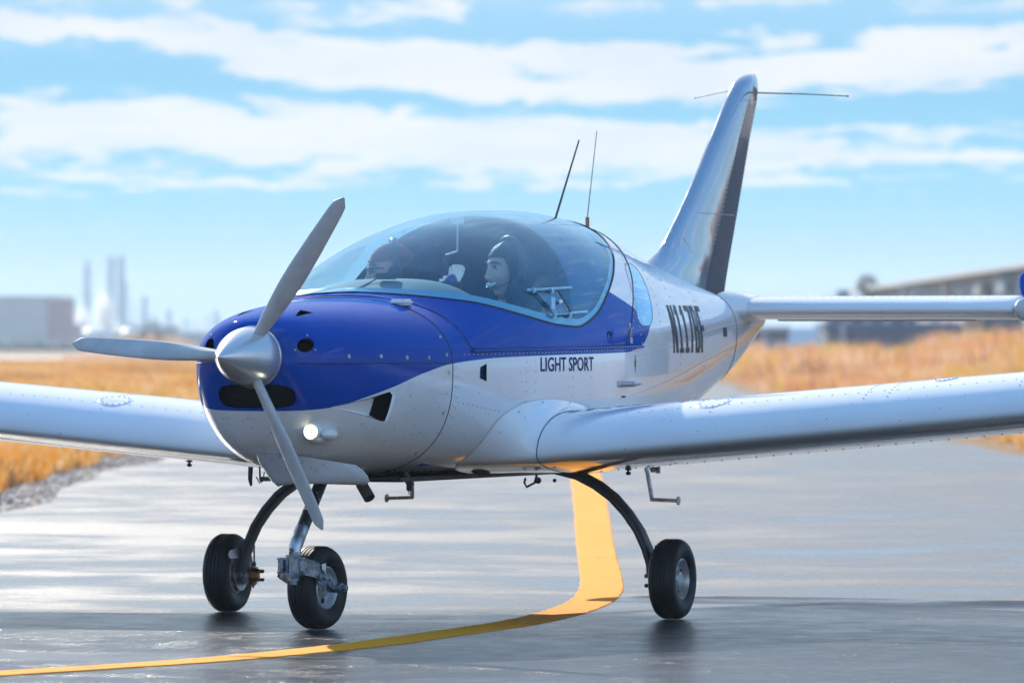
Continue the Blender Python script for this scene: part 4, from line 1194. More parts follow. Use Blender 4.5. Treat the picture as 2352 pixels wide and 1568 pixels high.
    b.tube([(.092 * math.cos(a), .012, .020 + .125 * math.sin(a)) for a in np.linspace(-.1, math.pi + .1, 24)], 1, 10, T=HT, flat=(.015, .006, (0, 1, 0)))
    for sg in (1, -1): b.ball((sg * .092, .008, -.008), (.024, .034, .044), 0, HT, 18, 12); b.tube([(sg * .10, .008, .0), (sg * .10, .012, .04)], .006, 8, T=HT)
    b.tube([(.098, 0, -.025), (.085, -.05, -.048), (.055, -.095, -.062), (.020, -.112, -.066)], .0022, 8, T=HT); b.ball((.015, -.113, -.066), (.012, .008, .007), T=HT)
    b.mk('headset', M['headset'], o)
    return o


pw = person(.265, 1.40, 1.435, R(-34), R(2), 'w')
tag(pw, 'smiling dark-haired person with headset and open-mouth grin in the near canopy seat', 'person')
pm = person(-.265, 1.42, 1.430, R(-62), R(2), 'm')
tag(pm, 'person in a red cap and headset seen in profile in the far canopy seat', 'person')


# ------------------------------------------------------------------ ground
def groundmat(name, kind):
    m = bpy.data.materials.new(name); m.use_nodes = True; t = NT(m.node_tree); p = t.n['Principled BSDF']
    o = t.new('ShaderNodeTexCoord').outputs['Object']
    if kind in ('asphalt', 'line'):
        mp = t.new('ShaderNodeMapping', {'Vector': o, 'Scale': (.85, .80, 1)})
        wet = t.noise(mp, 1.0, 7, .62, .4)
        big = t.noise(t.new('ShaderNodeMapping', {'Vector': o, 'Scale': (.12, .22, 1)}), 1.0, 3, .5)
        yy = t.new('ShaderNodeSeparateXYZ', {0: o}).outputs[1]
        wetf = t.smooth(t.m('ADD', t.m('MULTIPLY', wet, .65), t.m('MULTIPLY', big, .35)), .38, .66)
        # darker, less specular foreground strip with stronger bumps and an uneven edge
        dry = t.smooth(t.m('ADD', yy, t.m('MULTIPLY', t.m('SUBTRACT', big, .5), 7.0)), 28.6, 26.2)
        dry = t.m('MULTIPLY', dry, t.m('SUBTRACT', 1.0, t.m('MULTIPLY', t.smooth(wet, .50, .66), .7)))
        foref = dry
        grain = t.noise(o, 95, 3, .7); g2 = t.noise(o, 38, 4, .7)
        if kind == 'asphalt':
            c = t.mix(t.smooth(g2, .36, .64), (.012, .014, .018), (.095, .097, .105)); c = t.mix(t.smooth(grain, .56, .70), c, (.26, .26, .27)); c = t.mix(t.smooth(grain, .44, .32), c, (.008, .008, .010))
            c = t.mix(t.m('MULTIPLY', wetf, .6), c, (.018, .019, .022)); c = t.mix(t.m('MULTIPLY', foref, .55), c, (.010, .012, .016))
        else:
            wear = t.m('MAXIMUM', t.smooth(t.noise(o, 60, 5, .7), .58, .70), t.smooth(t.noise(o, 5, 6, .7), .56, .70))
            c = t.mix(t.m('MULTIPLY', wear, .5), (.80, .30, .006), (.12, .06, .02))
        t.put(p.inputs['Base Color'], c)
        rg = t.m('SUBTRACT', .50, t.m('MULTIPLY', wetf, .33))
        t.put(p.inputs['Roughness'], t.m('ADD', rg, t.m('MULTIPLY', dry, t.m('SUBTRACT', t.m('ADD', .13, t.m('MULTIPLY', t.noise(o, 7, 4, .6), .16)), rg))) if kind == 'asphalt' else .8)
        t.put(p.inputs['Specular IOR Level'], t.m('SUBTRACT', .6, t.m('MULTIPLY', dry, .5)) if kind == 'asphalt' else .12)
        hgt = t.m('ADD', t.m('ADD', t.m('MULTIPLY', grain, .5), t.m('MULTIPLY', g2, .8)), t.m('MULTIPLY', t.noise(o, 11, 4, .7), t.m('ADD', .5, t.m('MULTIPLY', foref, 1.8))))
        bs = t.m('SUBTRACT', .60, t.m('MULTIPLY', wetf, .48))
        b_ = t.new('ShaderNodeBump', {'Strength': t.m('ADD', bs, t.m('MULTIPLY', dry, t.m('SUBTRACT', t.smooth(t.noise(o, 3.5, 5, .65), .35, .65, .30, .85), bs))), 'Distance': .009, 'Height': hgt})
        t.put(p.inputs['Normal'], b_)
    elif kind == 'field':
        n_ = t.noise(o, .35, 6, .65); n2_ = t.noise(o, 6, 5, .7)
        c = t.mix(t.smooth(n_, .35, .65), (.34, .17, .05), (.24, .13, .05)); c = t.mix(t.m('MULTIPLY', t.smooth(n2_, .45, .7), .6), c, (.16, .09, .04))
        t.put(p.inputs['Base Color'], c); p.inputs['Roughness'].default_value = .9
        t.put(p.inputs['Normal'], t.new('ShaderNodeBump', {'Strength': .8, 'Distance': .15, 'Height': n2_}))
    elif kind == 'gravel':
        vv = t.new('ShaderNodeTexVoronoi', {'Scale': 28.0, 'Vector': o}); c = t.mix(vv.outputs['Distance'], (.10, .09, .09), (.30, .25, .22))
        t.put(p.inputs['Base Color'], c); p.inputs['Roughness'].default_value = .8
        t.put(p.inputs['Normal'], t.new('ShaderNodeBump', {'Strength': 1.0, 'Distance': .03, 'Height': vv.outputs['Distance']}))
    return m


def sheet(name, pts, z, m, label=None, kind='structure'):
    o = mk(name, [(x, y, z) for x, y in pts], [tuple(range(len(pts)))], m, None, smooth=False); tag(o, label, None, None, kind); return o


sheet('ground', [(-2000, -300), (2000, -300), (2000, 2350), (-2000, 2350)], -.03, groundmat('dry_field', 'field'))
asph = groundmat('wet_asphalt', 'asphalt')
# taxiway with a ragged edge, wider apron towards and behind the camera
L = []; Rr = []
for y in np.arange(-60, 420, 1.5):
    wl = -3.45 + .10 * math.sin(y * .31) + .07 * math.sin(y * .83 + 1) - max(0, 40 - y) * .28
    wr = 5.0 + .10 * math.sin(y * .27 + 2) + .05 * math.sin(y * .9) + max(0, 55 - y) * .20
    if y > 120: wr += (y - 120) * .012
    L.append((wl, y)); Rr.append((wr, y))
v = [(x, y, .0) for x, y in L] + [(x, y, .0) for x, y in Rr]; nL = len(L)
mk('taxiway', v, [(i, nL + i, nL + i + 1, i + 1) for i in range(nL - 1)], asph, None, smooth=False, kind='structure')
# gravel shoulder
v = []; f = []
for i, (x, y) in enumerate(L): v += [(x - .75 - .25 * math.sin(y * .5), y, -.026), (x + .02, y, -.012)]
mk('gravel_shoulder', v, [(2 * i, 2 * i + 1, 2 * i + 3, 2 * i + 2) for i in range(nL - 1)], groundmat('gravel', 'gravel'), None, smooth=False, kind='structure')
st = B()
for k in range(1500):
    y = rng.uniform(38, 78); e_ = np.interp(y, [q[1] for q in L], [q[0] for q in L]); x = e_ - abs(rng.normal(.25, .3)); r_ = rng.uniform(.008, .035)
    st.ball((x, y, -.02), (r_, r_ * rng.uniform(.7, 1.3), r_ * .7), int(rng.random() < .3) + int(rng.random() < .15), n=6, m=3)
tag(st.mk('gravel', [mat('grey_stone', (.20, .19, .20), .8), mat('rust_stone', (.32, .18, .12), .8), mat('pale_stone', (.6, .58, .55), .8)], None, smooth=False), 'loose grey and rusty stones along the left taxiway edge', None, None, 'stuff')
# painted guide line: straight, then curving to the lower left
cp = [(1.2, 140), (.62, 54), (.52, 42), (.45, 34), (.435, 31.6), (.42, 30.3), (.395, 29.3), (.35, 28.45), (.245, 27.45), (.06, 26.4), (-.28, 25.22), (-.56, 24.35), (-1.06, 23.22), (-1.78, 22.2), (-3.0, 20.3), (-7, 14.5)]
tp = np.concatenate([[0], np.cumsum([math.hypot(b_[0] - a_[0], b_[1] - a_[1]) for a_, b_ in zip(cp[:-1], cp[1:])])])
fx, fy = pchip(tp, [q[0] for q in cp]), pchip(tp, [q[1] for q in cp])
v = []; ss = list(np.arange(0, 100, 1.0)) + list(np.arange(100, tp[-1], .06)); K = 0
for q in ss:
    x, y = fx(q), fy(q); dx, dy = fx(q + .05) - fx(q - .05), fy(q + .05) - fy(q - .05); l_ = math.hypot(dx, dy) or 1
    nx_, ny_ = -dy / l_, dx / l_; hw = .098 + rng.normal(0, .0025); hw2 = .098 + rng.normal(0, .0025); hw += .03 * max(0, min(1, (y - 34) / 20)); hw2 += .03 * max(0, min(1, (y - 34) / 20))
    v += [(x - nx_ * (hw + .004), y - ny_ * (hw + .004), .0006), (x - nx_ * hw, y - ny_ * hw, .004), (x + nx_ * hw2, y + ny_ * hw2, .004), (x + nx_ * (hw2 + .004), y + ny_ * (hw2 + .004), .0006)]; K += 1
mk('guide_line', v, [(4 * i + j, 4 * i + j + 1, 4 * i + j + 5, 4 * i + j + 4) for i in range(K - 1) for j in range(3)], groundmat('yellow_marking', 'line'), None, smooth=False, kind='structure')
sheet('gravel_road', [(-140, 385), (-32, 385), (-28, 500), (-160, 560)], -.02, mat('pale_road', (.55, .54, .52), .8))


# ------------------------------------------------------------------ dry grass, built as blades
def grass(name, P, H, nb, spread, wd, cols, lab):
    """P (n,2) tuft positions, H heights"""
    n_ = len(P); tot_ = n_ * nb
    base_ = np.repeat(P, nb, 0); h = np.repeat(H, nb) * rng.uniform(.55, 1.1, tot_)
    a = rng.uniform(0, 2 * np.pi, tot_); rr_ = np.sqrt(rng.uniform(0, 1, tot_)) * np.repeat(spread, nb)
    bx, by = base_[:, 0] + rr_ * np.cos(a), base_[:, 1] + rr_ * np.sin(a)
    lean = rng.uniform(.1, .55, tot_) * h; la = a + rng.normal(0, .6, tot_)
    tx, ty_ = bx + lean * np.cos(la), by + lean * np.sin(la)
    w_ = wd * rng.uniform(.6, 1.4, tot_) * (h / h.mean()) ** .5
    wx = rng.uniform(-1, 1, tot_); wy = np.sqrt(1 - wx ** 2)
    wx, wy = np.abs(wx) * .3 + .7, wy * .4
    V_ = np.empty((tot_, 5, 3)); z0 = -.03
    V_[:, 0] = np.c_[bx - w_ * wx, by - w_ * wy, np.full(tot_, z0)]; V_[:, 1] = np.c_[bx + w_ * wx, by + w_ * wy, np.full(tot_, z0)]
    mx_, my_ = bx + (tx - bx) * .35, by + (ty_ - by) * .35
    V_[:, 2] = np.c_[mx_ + w_ * .8 * wx, my_ + w_ * .8 * wy, z0 + h * .6]; V_[:, 3] = np.c_[mx_ - w_ * .8 * wx, my_ - w_ * .8 * wy, z0 + h * .6]
    V_[:, 4] = np.c_[tx, ty_, z0 + h]
    me = bpy.data.meshes.new(name); me.vertices.add(tot_ * 5); me.vertices.foreach_set('co', V_.reshape(-1))
    idx = np.arange(tot_)[:, None] * 5
    quads = idx + np.array([[0, 1, 2, 3]]); tris = idx + np.array([[3, 2, 4]])
    loops = np.concatenate([quads, tris], 1).reshape(-1); me.loops.add(len(loops)); me.loops.foreach_set('vertex_index', loops.astype(np.int32))
    st_ = np.empty((tot_, 2), np.int32); st_[:, 0] = np.arange(tot_) * 7; st_[:, 1] = st_[:, 0] + 4
    me.polygons.add(tot_ * 2); me.polygons.foreach_set('loop_start', st_.reshape(-1))
    pn = np.sin(P[:, 0] * .55 + 1.3 * np.sin(P[:, 1] * .05)) + np.sin(P[:, 1] * .11 + P[:, 0] * .3 + 2) + rng.normal(0, .55, n_); mi = np.repeat(np.clip(((pn + 2.2) / 4.4 * len(cols)).astype(int), 0, len(cols) - 1), nb); mi = np.where(rng.random(tot_) < .25, rng.choice(len(cols), tot_), mi)
    for c in cols: me.materials.append(c)
    me.polygons.foreach_set('material_index', np.repeat(mi, 2).astype(np.int32)); me.update(calc_edges=True); me.validate()
    o = bpy.data.objects.new(name, me); COL.objects.link(o); tag(o, lab, 'grass', None, 'stuff'); return o


def blade_mat(name, c):
    m = bpy.data.materials.new(name); m.use_nodes = True; t = NT(m.node_tree); t.n.clear()
    d = t.new('ShaderNodeBsdfDiffuse', {'Color': (*c, 1)}); q = t.new('ShaderNodeBsdfTranslucent', {'Color': (*c, 1)})
    t.new('ShaderNodeOutputMaterial', {'Surface': t.new('ShaderNodeMixShader', {0: .5, 1: d, 2: q})}); return m


GC = [blade_mat('brown_stalk', (.22, .12, .06)), blade_mat('amber_straw', (.56, .24, .04)), blade_mat('straw', (.58, .32, .11)), blade_mat('pale_straw', (.62, .42, .24)), blade_mat('ochre_blade', (.50, .27, .03))]
GR = [blade_mat('orange_reed', (.62, .31, .13)), blade_mat('rust_reed', (.46, .20, .09)), blade_mat('pale_reed', (.62, .40, .26)), blade_mat('gold_reed', (.60, .33, .06)), blade_mat('olive_reed', (.42, .30, .05))]


def patch(n_, y0, y1, x0f, x1f):
    y = rng.uniform(y0, y1, n_); q = rng.random(n_); return np.c_[x0f(y) + (x1f(y) - x0f(y)) * q, y]


P = patch(5200, 40, 82, lambda y: -3.7 - .055 * np.maximum(0, y - 40) - 2.2 - np.maximum(0, 40 - y) * .3, lambda y: np.full_like(y, -4.0))
P2 = patch(900, 38, 82, lambda y: -13 + 0 * y, lambda y: -6 + 0 * y)
P = np.r_[P, P2]; k = np.sin(P[:, 0] * 2.1 + P[:, 1] * .9) + np.sin(P[:, 1] * .37 + 1) + rng.normal(0, .5, len(P)); P = P[k > -.75]
grass('dry_grass', P, rng.uniform(.10, .30, len(P)), 16, rng.uniform(.05, .16, len(P)), .0055, GC, 'dry orange grass bank beside the left edge of the wet taxiway')
P = patch(9000, 82, 372, lambda y: -.088 * y - 4, lambda y: np.full_like(y, -4.2))
grass('field_grass', P, rng.uniform(.12, .30, len(P)), 10, rng.uniform(.15, .6, len(P)), .02, GC, 'golden field of dry grass stretching far behind the left wing')
P = patch(2600, 52, 110, lambda y: 5.6 + 0 * y + np.maximum(0, 55 - y) * .2, lambda y: 9.5 + .02 * y)
grass('dry_grass', P, rng.uniform(.10, .32, len(P)), 16, rng.uniform(.06, .2, len(P)), .007, GC, 'dry orange grass along the right edge of the taxiway under the wing')
P = patch(7500, 110, 330, lambda y: 5.9 + np.maximum(0, y - 120) * .012, lambda y: .085 * y + 6)
H = np.where(P[:, 1] > 195, rng.uniform(.5, 1.0, len(P)), rng.uniform(.15, .40, len(P)))
H *= .75 + .35 * np.sin(P[:, 0] * .9 + P[:, 1] * .06)
H *= rng.uniform(.7, 1.35, len(P)); k = np.sin(P[:, 0] * 1.7 + P[:, 1] * .21) + rng.normal(0, .6, len(P)); P, H = P[k > -1.1], H[k > -1.1]
grass('dry_reeds', P, H, 12, rng.uniform(.2, .7, len(P)), .025, GR, 'tall rust-orange reeds in front of the blue-walled terminal building')
# the reed bank on the far right stands on a low berm
P = patch(2200, 210, 300, lambda y: .062 * y + 0, lambda y: .088 * y + 2)
grass('berm_reeds', P, rng.uniform(.9, 1.7, len(P)) * (.6 + .5 * np.sin(P[:, 0] * .7)), 12, rng.uniform(.3, .8, len(P)), .03, GR, 'taller orange reeds at the far right foot of the building')


# earth mound at the left horizon
def mound(name, c, r, h, m, lab):
    v = []; f = []; NA_, NR_2 = 40, 10
    for i in range(NR_2 + 1):
        q = i / NR_2
        for j in range(NA_):
            a = 2 * math.pi * j / NA_; rr_ = q * (1 + .12 * math.sin(3 * a + 1) + .06 * math.sin(7 * a))
            v.append((c[0] + r[0] * rr_ * math.cos(a), c[1] + r[1] * rr_ * math.sin(a), -.03 + h * (math.cos(min(1, q) * math.pi) * .5 + .5) * (1 + .15 * math.sin(5 * a + 9 * q))))
    for i in range(NR_2):
        for j in range(NA_): f.append((i * NA_ + j, (i + 1) * NA_ + j, (i + 1) * NA_ + (j + 1) % NA_, i * NA_ + (j + 1) % NA_))
    o = mk(name, v, f, m, None); tag(o, lab, None, None, 'structure'); return o
mound('earth_mound', (-22.5, 400), (7.0, 12), 1.5, mat('orange_earth', (.40, .17, .07), .9, noise=(.5, .7, (.30, .18, .10))), 'orange earth mound at the far edge of the field')
mound('earth_mound', (-17.0, 420), (8, 14), .9, mat('brown_earth', (.30, .16, .07), .9), 'low brown earth rise beside the orange mound')


# ------------------------------------------------------------------ background buildings
def empty(name, loc, lab, cat, grp=None):
    o = bpy.data.objects.new(name, None); COL.objects.link(o); o.location = loc; tag(o, lab, cat, grp); return o


WALLG = mat('warehouse_grey', (.62, .58, .55), .8, noise=(.3, .3, (.36, .36, .36)))
ROOFG = mat('roof_sheet', (.50, .50, .52), .5)
WIN = mat('window_dark', (.03, .06, .10), .15)
BLUEW = mat('blue_cladding', (.020, .055, .14), .35, noise=(.4, .5, (.05, .09, .16)))
TANW = mat('tan_wall', (.62, .45, .34), .8)
GREYW = mat('slate_wall', (.16, .18, .24), .6)


def box_part(name, c, d, m, parent, bev=0): b = B(); b.box(c, d, 0, None, bev); return b.mk(name, m, parent, smooth=False)


wb = empty('warehouse', (-68, 850, 0), 'large plain grey warehouse block at the left edge of the horizon', 'warehouse'); wb.rotation_euler = (0, 0, R(-7))
box_part('wall', (-6, 9, 3.4), (26, 18, 6.8), WALLG, wb); box_part('roof_edge', (-6, 9, 6.95), (26.4, 18.4, .3), ROOFG, wb); box_part('end_wall', (7.12, 9, 3.4), (.2, 17.6, 6.4), mat('rose_wall', (.36, .22, .24), .8), wb)
for k in range(12): box_part('wall_panel', (-17.9 + k * 2.15, -.06, 3.4), (2.05, .1, 6.6), WALLG, wb)
box_part('plinth', (-6, -.4, .4), (26.5, .5, .8), mat('plinth_blue', (.06, .09, .14), .7), wb)


def tower(x, y, h, r, lab, lattice=False, m=None):
    o = empty('refinery_tower', (x, y, 0), lab, 'tower', 'refinery towers on the horizon'); m = m or mat('tower_haze_blue', (.26, .42, .56), .6)  # default tower colour has the pale blue of distant haze mixed in
    b = B()
    if lattice:
        for sx_ in (-1, 1):
            for sy_ in (-1, 1): b.tube([(sx_ * r, sy_ * r, 0), (sx_ * r * .92, sy_ * r * .92, h)], .22, 6)
        for k in range(int(h / 2.2)):
            z = k * 2.2 + 1
            for (a_, c_) in (((-r, -r), (r, -r)), ((r, -r), (r, r)), ((r, r), (-r, r)), ((-r, r), (-r, -r))):
                b.tube([(a_[0], a_[1], z), (c_[0], c_[1], z)], .16, 5); b.tube([(a_[0], a_[1], z), (c_[0], c_[1], z + 2.2)], .12, 5)
        b.mk('frame', m, o); b = B(); b.lathe([(r * .35, 1), (r * .35, h + 1), (.01, h + 1.4)], 16, 0, None, 'z'); b.mk('column', m, o)
    else:
        b.lathe([(r, 0), (r, h * .8), (r * .8, h * .82), (r * .8, h), (.01, h + r * .4)], 20, 0, None, 'z'); b.mk('column', m, o)
        b = B()
        for k in (.35, .6, .86): b.lathe([(r * 1.0, h * k), (r * 1.6, h * k), (r * 1.6, h * k + .4), (r, h * k + .4)], 18, 0, None, 'z')
        b.mk('platform', m, o)
    return o


Dr = 1500; px2x = lambda px, D=Dr: (px - 1176) * D / 14840; py2z = lambda py, D=Dr: CAMH + (785 - py) * D / 14840
tower(px2x(200), Dr, py2z(603), .75, 'tallest single slender refinery column left of the twin columns')
tower(px2x(255), Dr, py2z(597), .6, 'left of the two latticed refinery towers', True); tower(px2x(278), Dr, py2z(594), .7, 'right of the two latticed refinery towers', True)
tower(px2x(266), Dr + 30, py2z(640), .9, 'stout refinery column between the latticed towers')
tower(px2x(276), Dr - 60, py2z(705), 1.3, 'short pale refinery vessel at the foot of the latticed towers', m=mat('pale_vessel', (.45, .42, .42), .6))
tower(px2x(332), Dr, py2z(680), .6, 'mid-height refinery column right of the lattice towers'); tower(px2x(388), Dr, py2z(712), .5, 'short column above the low grey roofs')
tower(px2x(352), Dr, py2z(722), .35, 'thin short column between two others'); tower(px2x(496), Dr, py2z(712), .45, 'small column just left of the aircraft nose')
tower(px2x(165), Dr + 200, py2z(640, Dr + 200), .3, 'faint thin mast left of the tallest column')
for k, (px, py, r_) in enumerate([(305, 738, .3), (318, 730, .2), (412, 730, .3), (428, 738, .2), (448, 724, .25), (470, 733, .3), (146, 742, .25), (520, 735, .25), (370, 736, .2), (228, 700, .2)]):
    tower(px2x(px), Dr + 15 * k, py2z(py, Dr + 15 * k), r_, ['short stack just right of the latticed towers', 'thin pole between the latticed towers and the mid-height column', 'short stack over the long flat grey shed', 'thin low pole over the long flat grey shed', 'stack above the orange earth mound edge', 'stack left of the small column beside the nose', 'short stack above the shed next to the warehouse', 'stack hidden close against the cowling', 'thin pole above the grey plant building', 'slim stack between the tallest column and the lattice towers'][k])
# low plant buildings
for (x0, x1, y0, y1, D, cat, lab, c) in [(120, 182, 748, 800, 1000, 'shed', 'brownish pipe-rack shed next to the warehouse', (.30, .26, .24)), (150, 290, 770, 805, 960, 'shed', 'long low grey shed below the steam', (.34, .35, .38)),
                                         (290, 405, 752, 805, 1000, 'shed', 'grey plant building with bumpy roofline behind the mound', (.22, .24, .28)), (330, 362, 742, 760, 1010, 'shed', 'small dark rooftop unit on the plant building', (.20, .20, .22)),
                                         (400, 560, 766, 805, 1050, 'shed', 'long flat grey building running behind the aircraft nose', (.30, .32, .36)), (560, 900, 770, 805, 1100, 'shed', 'distant low building hidden behind the cowling', (.28, .30, .34))]:
    xa, xb = px2x(x0, D), px2x(x1, D); zt, zb = py2z(y0, D), 0
    o = empty('plant_shed', ((xa + xb) / 2, D, 0), lab, cat, 'low refinery buildings on the horizon'); m_ = mat('shed_wall', c, .8)
    box_part('wall', (0, 4, zt / 2), (xb - xa, 8, zt), m_, o); box_part('roof', (0, 4, zt + .1), (xb - xa + .4, 8.4, .2), ROOFG, o)
    for k in range(int((xb - xa) / 2.2)): box_part('window', (-(xb - xa) / 2 + 1.2 + k * 2.2, -.03, zt * .45), (1.0, .08, zt * .3), WIN, o)
for k, (px, r_) in enumerate([(215, 1.6), (232, 1.6), (300, 1.4)]):
    o = empty('storage_tank', (px2x(px, 940), 940, 0), ['white storage tank left of its twin below the steam', 'white storage tank right of its twin below the steam', 'smaller white tank beside the grey plant building'][k], 'tank', 'white storage tanks')
    b = B(); b.lathe([(r_, 0), (r_, 2.6), (r_ * .6, 3.0), (.01, 3.1)], 24, 0, None, 'z'); b.mk('shell', mat('tank_white', (.7, .7, .7), .5), o)
# dark hedge line and pale clutter
hb = B()
for k in range(260):
    x = px2x(rng.uniform(-40, 480), 800); hb.ball((x, 800 + rng.uniform(-6, 6), rng.uniform(-.2, .5)), (rng.uniform(.5, 1.3), 1.0, rng.uniform(.5, 1.1)), n=7, m=4)
tag(hb.mk('tree_line', mat('hedge_dark', (.035, .055, .060), .9), None), 'dark band of scrub at the foot of the plant', None, None, 'stuff')

# steam plumes
def steam(px, py, w_, h_, D=1350, dens_=.06):
    m = bpy.data.materials.new('steam'); m.use_nodes = True; t = NT(m.node_tree); t.n.clear()
    o_ = t.new('ShaderNodeTexCoord').outputs['Object']
    ln = t.new('ShaderNodeVectorMath', {0: o_}, operation='LENGTH').outputs['Value']
    dn = t.m('MULTIPLY', t.smooth(t.m('ADD', ln, t.m('MULTIPLY', t.m('SUBTRACT', t.noise(o_, 1.6, 3, .6), .5), .9)), .95, .35), dens_)
    t.new('ShaderNodeOutputMaterial', {'Volume': t.new('ShaderNodeVolumePrincipled', {'Color': (1, 1, 1), 'Density': dn, 'Anisotropy': .4})})
    b = B(); b.ball((0, 0, 0), 1, n=20, m=12); o = b.mk('steam_plume', m, None); s_ = D / 14840
    o.location = ((px - 1176) * s_, D, CAMH + (785 - py) * s_); o.scale = (w_ * s_, max(w_, h_) * s_, h_ * s_); tag(o, None, None, None, 'stuff'); o['label'] = 'white steam drifting up from the refinery'
    return o


USE_STEAM = True
if USE_STEAM:
    for a in ((190, 750, 30, 55), (238, 725, 26, 65), (262, 765, 40, 30), (160, 775, 40, 26)): steam(*a, dens_=.35)

# terminal building on the right, long side receding
tb = empty('terminal_building', (0, 0, 0), 'long flat-roofed terminal with dark blue glazing receding beyond the tailplane', 'building')
XB = 26.0
b = B(); b.box((XB + 7, 283, 2.35), (14, 390, 4.7)); b.mk('wall', GREYW, tb, smooth=False)
b = B(); b.box((XB + 6.6, 283, 4.86), (15.6, 391, .22)); b.mk('roof', mat('roof_fascia', (.55, .52, .50), .6), tb, smooth=False)
for k in range(-22, 14):
    y = 332 + k * 10.4
    if k % 4 == 1: box_part('pier', (XB - .12, y, 2.3), (.5, 3.2, 4.6), mat('pier_cream', (.60, .58, .54), .8), tb)
    else:
        wn = box_part('window', (XB - .06, y, 3.55), (.14, 8.2, 1.3), BLUEW, tb); box_part('sill', (XB - .12, y, 2.8), (.22, 8.4, .12), ROOFG, wn)
    box_part('panel', (XB - .05, y, 2.1), (.12, 9.6, 1.0), mat('panel_grey', (.42, .40, .40), .7), tb) if k % 3 else None
for (px, D_) in ((2255, 352), (2330, 335)): 
    b = B(); b.ball((XB - .5, D_, 3.9), (.3, 1.6, .55)); b.mk('wall_lamp', mat('cream_globe', (.75, .72, .62), .5), tb)
# blue front annex facing us
an = empty('hangar_annex', (0, 0, 0), 'low dark blue wall of the hangar annex behind the orange reeds', 'building')
D = 330; xa, xb = px2x(1900, D), px2x(2210, D)
b = B(); b.box(((xa + xb) / 2, D + 5, .95), (xb - xa, 10, 1.9)); b.mk('wall', BLUEW, an, smooth=False)
b = B(); b.box(((xa + xb) / 2, D + 5, 1.99), (xb - xa + .4, 10.4, .18)); b.mk('roof', mat('bright_blue_trim', (.03, .14, .42), .5), an, smooth=False)
for k in range(6):
    box_part('door_panel', (xa + .7 + k * 1.12, D - .05, .9), (1.0, .1, 1.65), BLUEW, an)
box_part('column', (px2x(1935, D), D - .3, 1.0), (.22, .3, 2.0), ROOFG, an)
cb = empty('entrance_block', (0, 0, 0), 'tan pier and grey wall at the right end of the blue annex', 'building')
box_part('pier', (px2x(2232, D), D - .6, 1.3), (1.0, 1.0, 2.6), TANW, cb); box_part('wall', (px2x(2305, D), D, 1.2), (2.4, 1.2, 2.4), GREYW, cb); box_part('pier', (px2x(2338, D - 4), D - 4, .8), (.5, .5, 1.6), TANW, cb)
# lower link building behind the tailplane
lk = empty('link_building', (0, 0, 0), 'low pale link building beyond the tailplane root', 'building')
D2 = 420; b = B(); b.box((px2x(1985, D2), D2, 1.9), (5.4, 8, 3.8)); b.mk('wall', mat('link_wall', (.46, .46, .48), .7), lk, smooth=False)
b = B(); b.box((px2x(1985, D2), D2, 3.88), (5.7, 8.3, .16)); b.mk('roof', ROOFG, lk, smooth=False)
for k in range(4): box_part('window', (px2x(1985, D2) - 2 + k * 1.3, D2 - 4.03, 2.6), (.8, .1, .8), WIN, lk)
b = B(); b.box((px2x(1940, D2), D2 + 2, 4.2), (.8, 1, .6)); b.mk('roof_unit', GREYW, lk, smooth=False)
# round-headed bare tree seen over the roof
tr = empty('bare_tree', (px2x(1996, 450), 452, 0), 'round-headed bare brown tree showing above the terminal roof', 'tree')
tr.scale = (1.1, 1.1, 1.16)
b = B(); b.tube([(0, 0, 0), (.03, 0, 2.5), (0, 0, 3.9)], [.16, .12, .09], 8)
for k in range(14):
    a = k * 2.4; el = .5 + .07 * k; b.tube([(0, 0, 3.3 + .05 * k), (.5 * math.cos(a) * math.cos(el * .8), .5 * math.sin(a), 4.0 + .04 * k), (.75 * math.cos(a), .7 * math.sin(a), 4.25 + .03 * k)], [.05, .03, .012], 5)
b.mk('trunk', mat('bark', (.12, .07, .05), .9), tr)
v = []; f = []
for k in range(2400):
    d_ = rng.normal(size=3); d_ /= np.linalg.norm(d_); r_ = rng.uniform(.55, 1) ** .5
    p = np.array([.68, .68, .66]) * d_ * r_ + np.array([0, 0, 4.38]); q = rng.normal(size=(2, 3)) * .045; i = len(v)
    v += [tuple(p), tuple(p + q[0]), tuple(p + q[1])]; f.append((i, i + 1, i + 2))
mk('crown', v, f, [mat('dead_leaf', (.22, .12, .09), .9), mat('pale_leaf', (.50, .42, .38), .9)], tr, mi=[int(x) for x in (rng.random(2400) < .3)], smooth=False)


# parked vans between the tail and the annex
def van(x, y, rz, body, lab):
    o = empty('parked_van', (x, y, 0), lab, 'van', 'vans parked behind the reeds'); o.rotation_euler = (0, 0, rz)
    prof = [(-2.3, .35), (-2.35, 1.0), (-2.2, 1.15), (-1.55, 1.9), (-1.2, 2.0), (2.2, 2.02), (2.35, 1.9), (2.38, .35)]
    v = [(a, s_ * .9, c) for s_ in (-1, 1) for a, c in prof]; n_ = len(prof)
    f = [tuple(range(n_)), tuple(range(2 * n_ - 1, n_ - 1, -1))] + [(i, i + n_, (i + 1) % n_ + n_, (i + 1) % n_) for i in range(n_)]
    mk('body', v, f, body, o, smooth=False)
    for s_ in (-1, 1):
        mk('window', [(-1.95, s_ * .905, 1.2), (-1.0, s_ * .905, 1.2), (-1.0, s_ * .905, 1.75), (-1.5, s_ * .905, 1.75)], [(0, 1, 2, 3)], WIN, o, smooth=False)
        mk('window', [(-.8, s_ * .905, 1.2), (1.9, s_ * .905, 1.2), (1.9, s_ * .905, 1.75), (-.8, s_ * .905, 1.75)], [(0, 1, 2, 3)], WIN, o, smooth=False)
        for a in (-1.5, 1.5):
            b = B(); b.lathe([(.001, -.1), (.34, -.1), (.34, .1), (.001, .1)], 20, 0, Matrix.Translation((a, s_ * .85, .34)), 'y'); b.mk('wheel', M['rubber'], o)
    return o


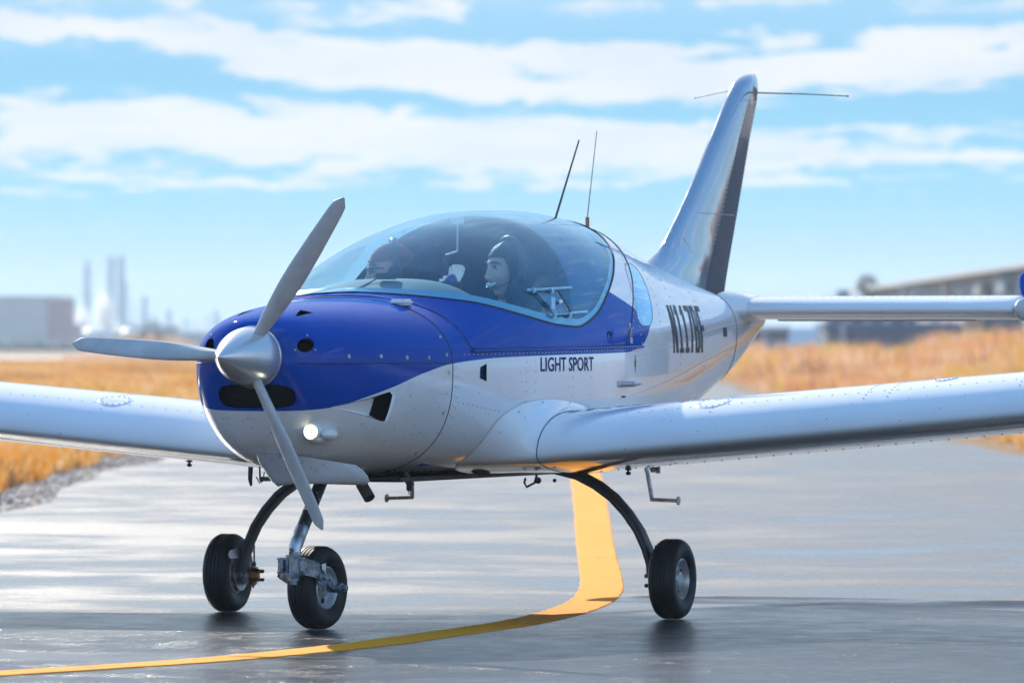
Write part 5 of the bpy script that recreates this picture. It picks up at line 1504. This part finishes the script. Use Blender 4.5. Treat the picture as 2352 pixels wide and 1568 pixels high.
van(px2x(1785, 380), 380, R(8), mat('van_lilac', (.45, .43, .50), .4), 'grey-lilac van parked just right of the tail cone')
van(px2x(1858, 365), 365, R(80), mat('van_white', (.75, .75, .75), .4), 'white van parked end-on left of the blue annex')

# ------------------------------------------------------------------ air
HZ = True
if HZ:
    hm = bpy.data.materials.new('haze'); hm.use_nodes = True; t = NT(hm.node_tree); t.n.clear()
    t.new('ShaderNodeOutputMaterial', {'Volume': t.new('ShaderNodeVolumePrincipled', {'Color': (.72, .88, 1.0), 'Density': .00035, 'Anisotropy': .2})})
    b = B(); b.box((0, 1025, 12.0), (4040, 2690, 26.5)); hz = b.mk('haze', hm, None, smooth=False); hz['kind'] = 'stuff'


# ------------------------------------------------------------------ loose pieces that were drawn together become parts of their own
def explode(o, newname):
    me = o.data; n = len(me.vertices); par = list(range(n))
    def find(a):
        while par[a] != a: par[a] = par[par[a]]; a = par[a]
        return a
    for e in me.edges:
        a, b_ = find(e.vertices[0]), find(e.vertices[1])
        if a != b_: par[a] = b_
    groups = {}
    for p in me.polygons: groups.setdefault(find(p.vertices[0]), []).append(p)
    if len(groups) < 2: o.name = newname; return
    for g in groups.values():
        ids = sorted({i for p in g for i in p.vertices}); mp = {i: k for k, i in enumerate(ids)}
        q = mk(newname, [me.vertices[i].co for i in ids], [[mp[i] for i in p.vertices] for p in g], list(me.materials), o.parent, mi=[p.material_index for p in g], sharp=40)
    bpy.data.objects.remove(o)


for nm, nw in (('light_sport_lettering', 'letter'), ('vent_rail_clip', 'vent_rail_clip'), ('platform', 'platform'), ('rim_hole', 'rim_hole'), ('rim_bolts', 'rim_bolt'), ('caliper_bolts', 'caliper_bolt'), ('fork_rivets', 'fork_rivet'), ('axle_nut', 'axle_nut'),
               ('drain_tubes', 'drain_tube'), ('radiator_fins', 'radiator_fin'), ('tie_hook', 'tie_hook'), ('nav_whisker', 'nav_whisker'), ('fork_yoke', 'fork_yoke'), ('step_bracket', 'step_bracket'), ('frame', 'girder'),
               ('ground_power_plug', 'ground_power_plug'), ('axle_bracket', 'axle_bracket'), ('fork_plate', 'fork_plate'), ('position_light', 'position_light')):
    if nm == 'frame': continue
    for o in [o for o in COL.objects if o.type == 'MESH' and o.name.split('.')[0] == nm]: explode(o, nw)
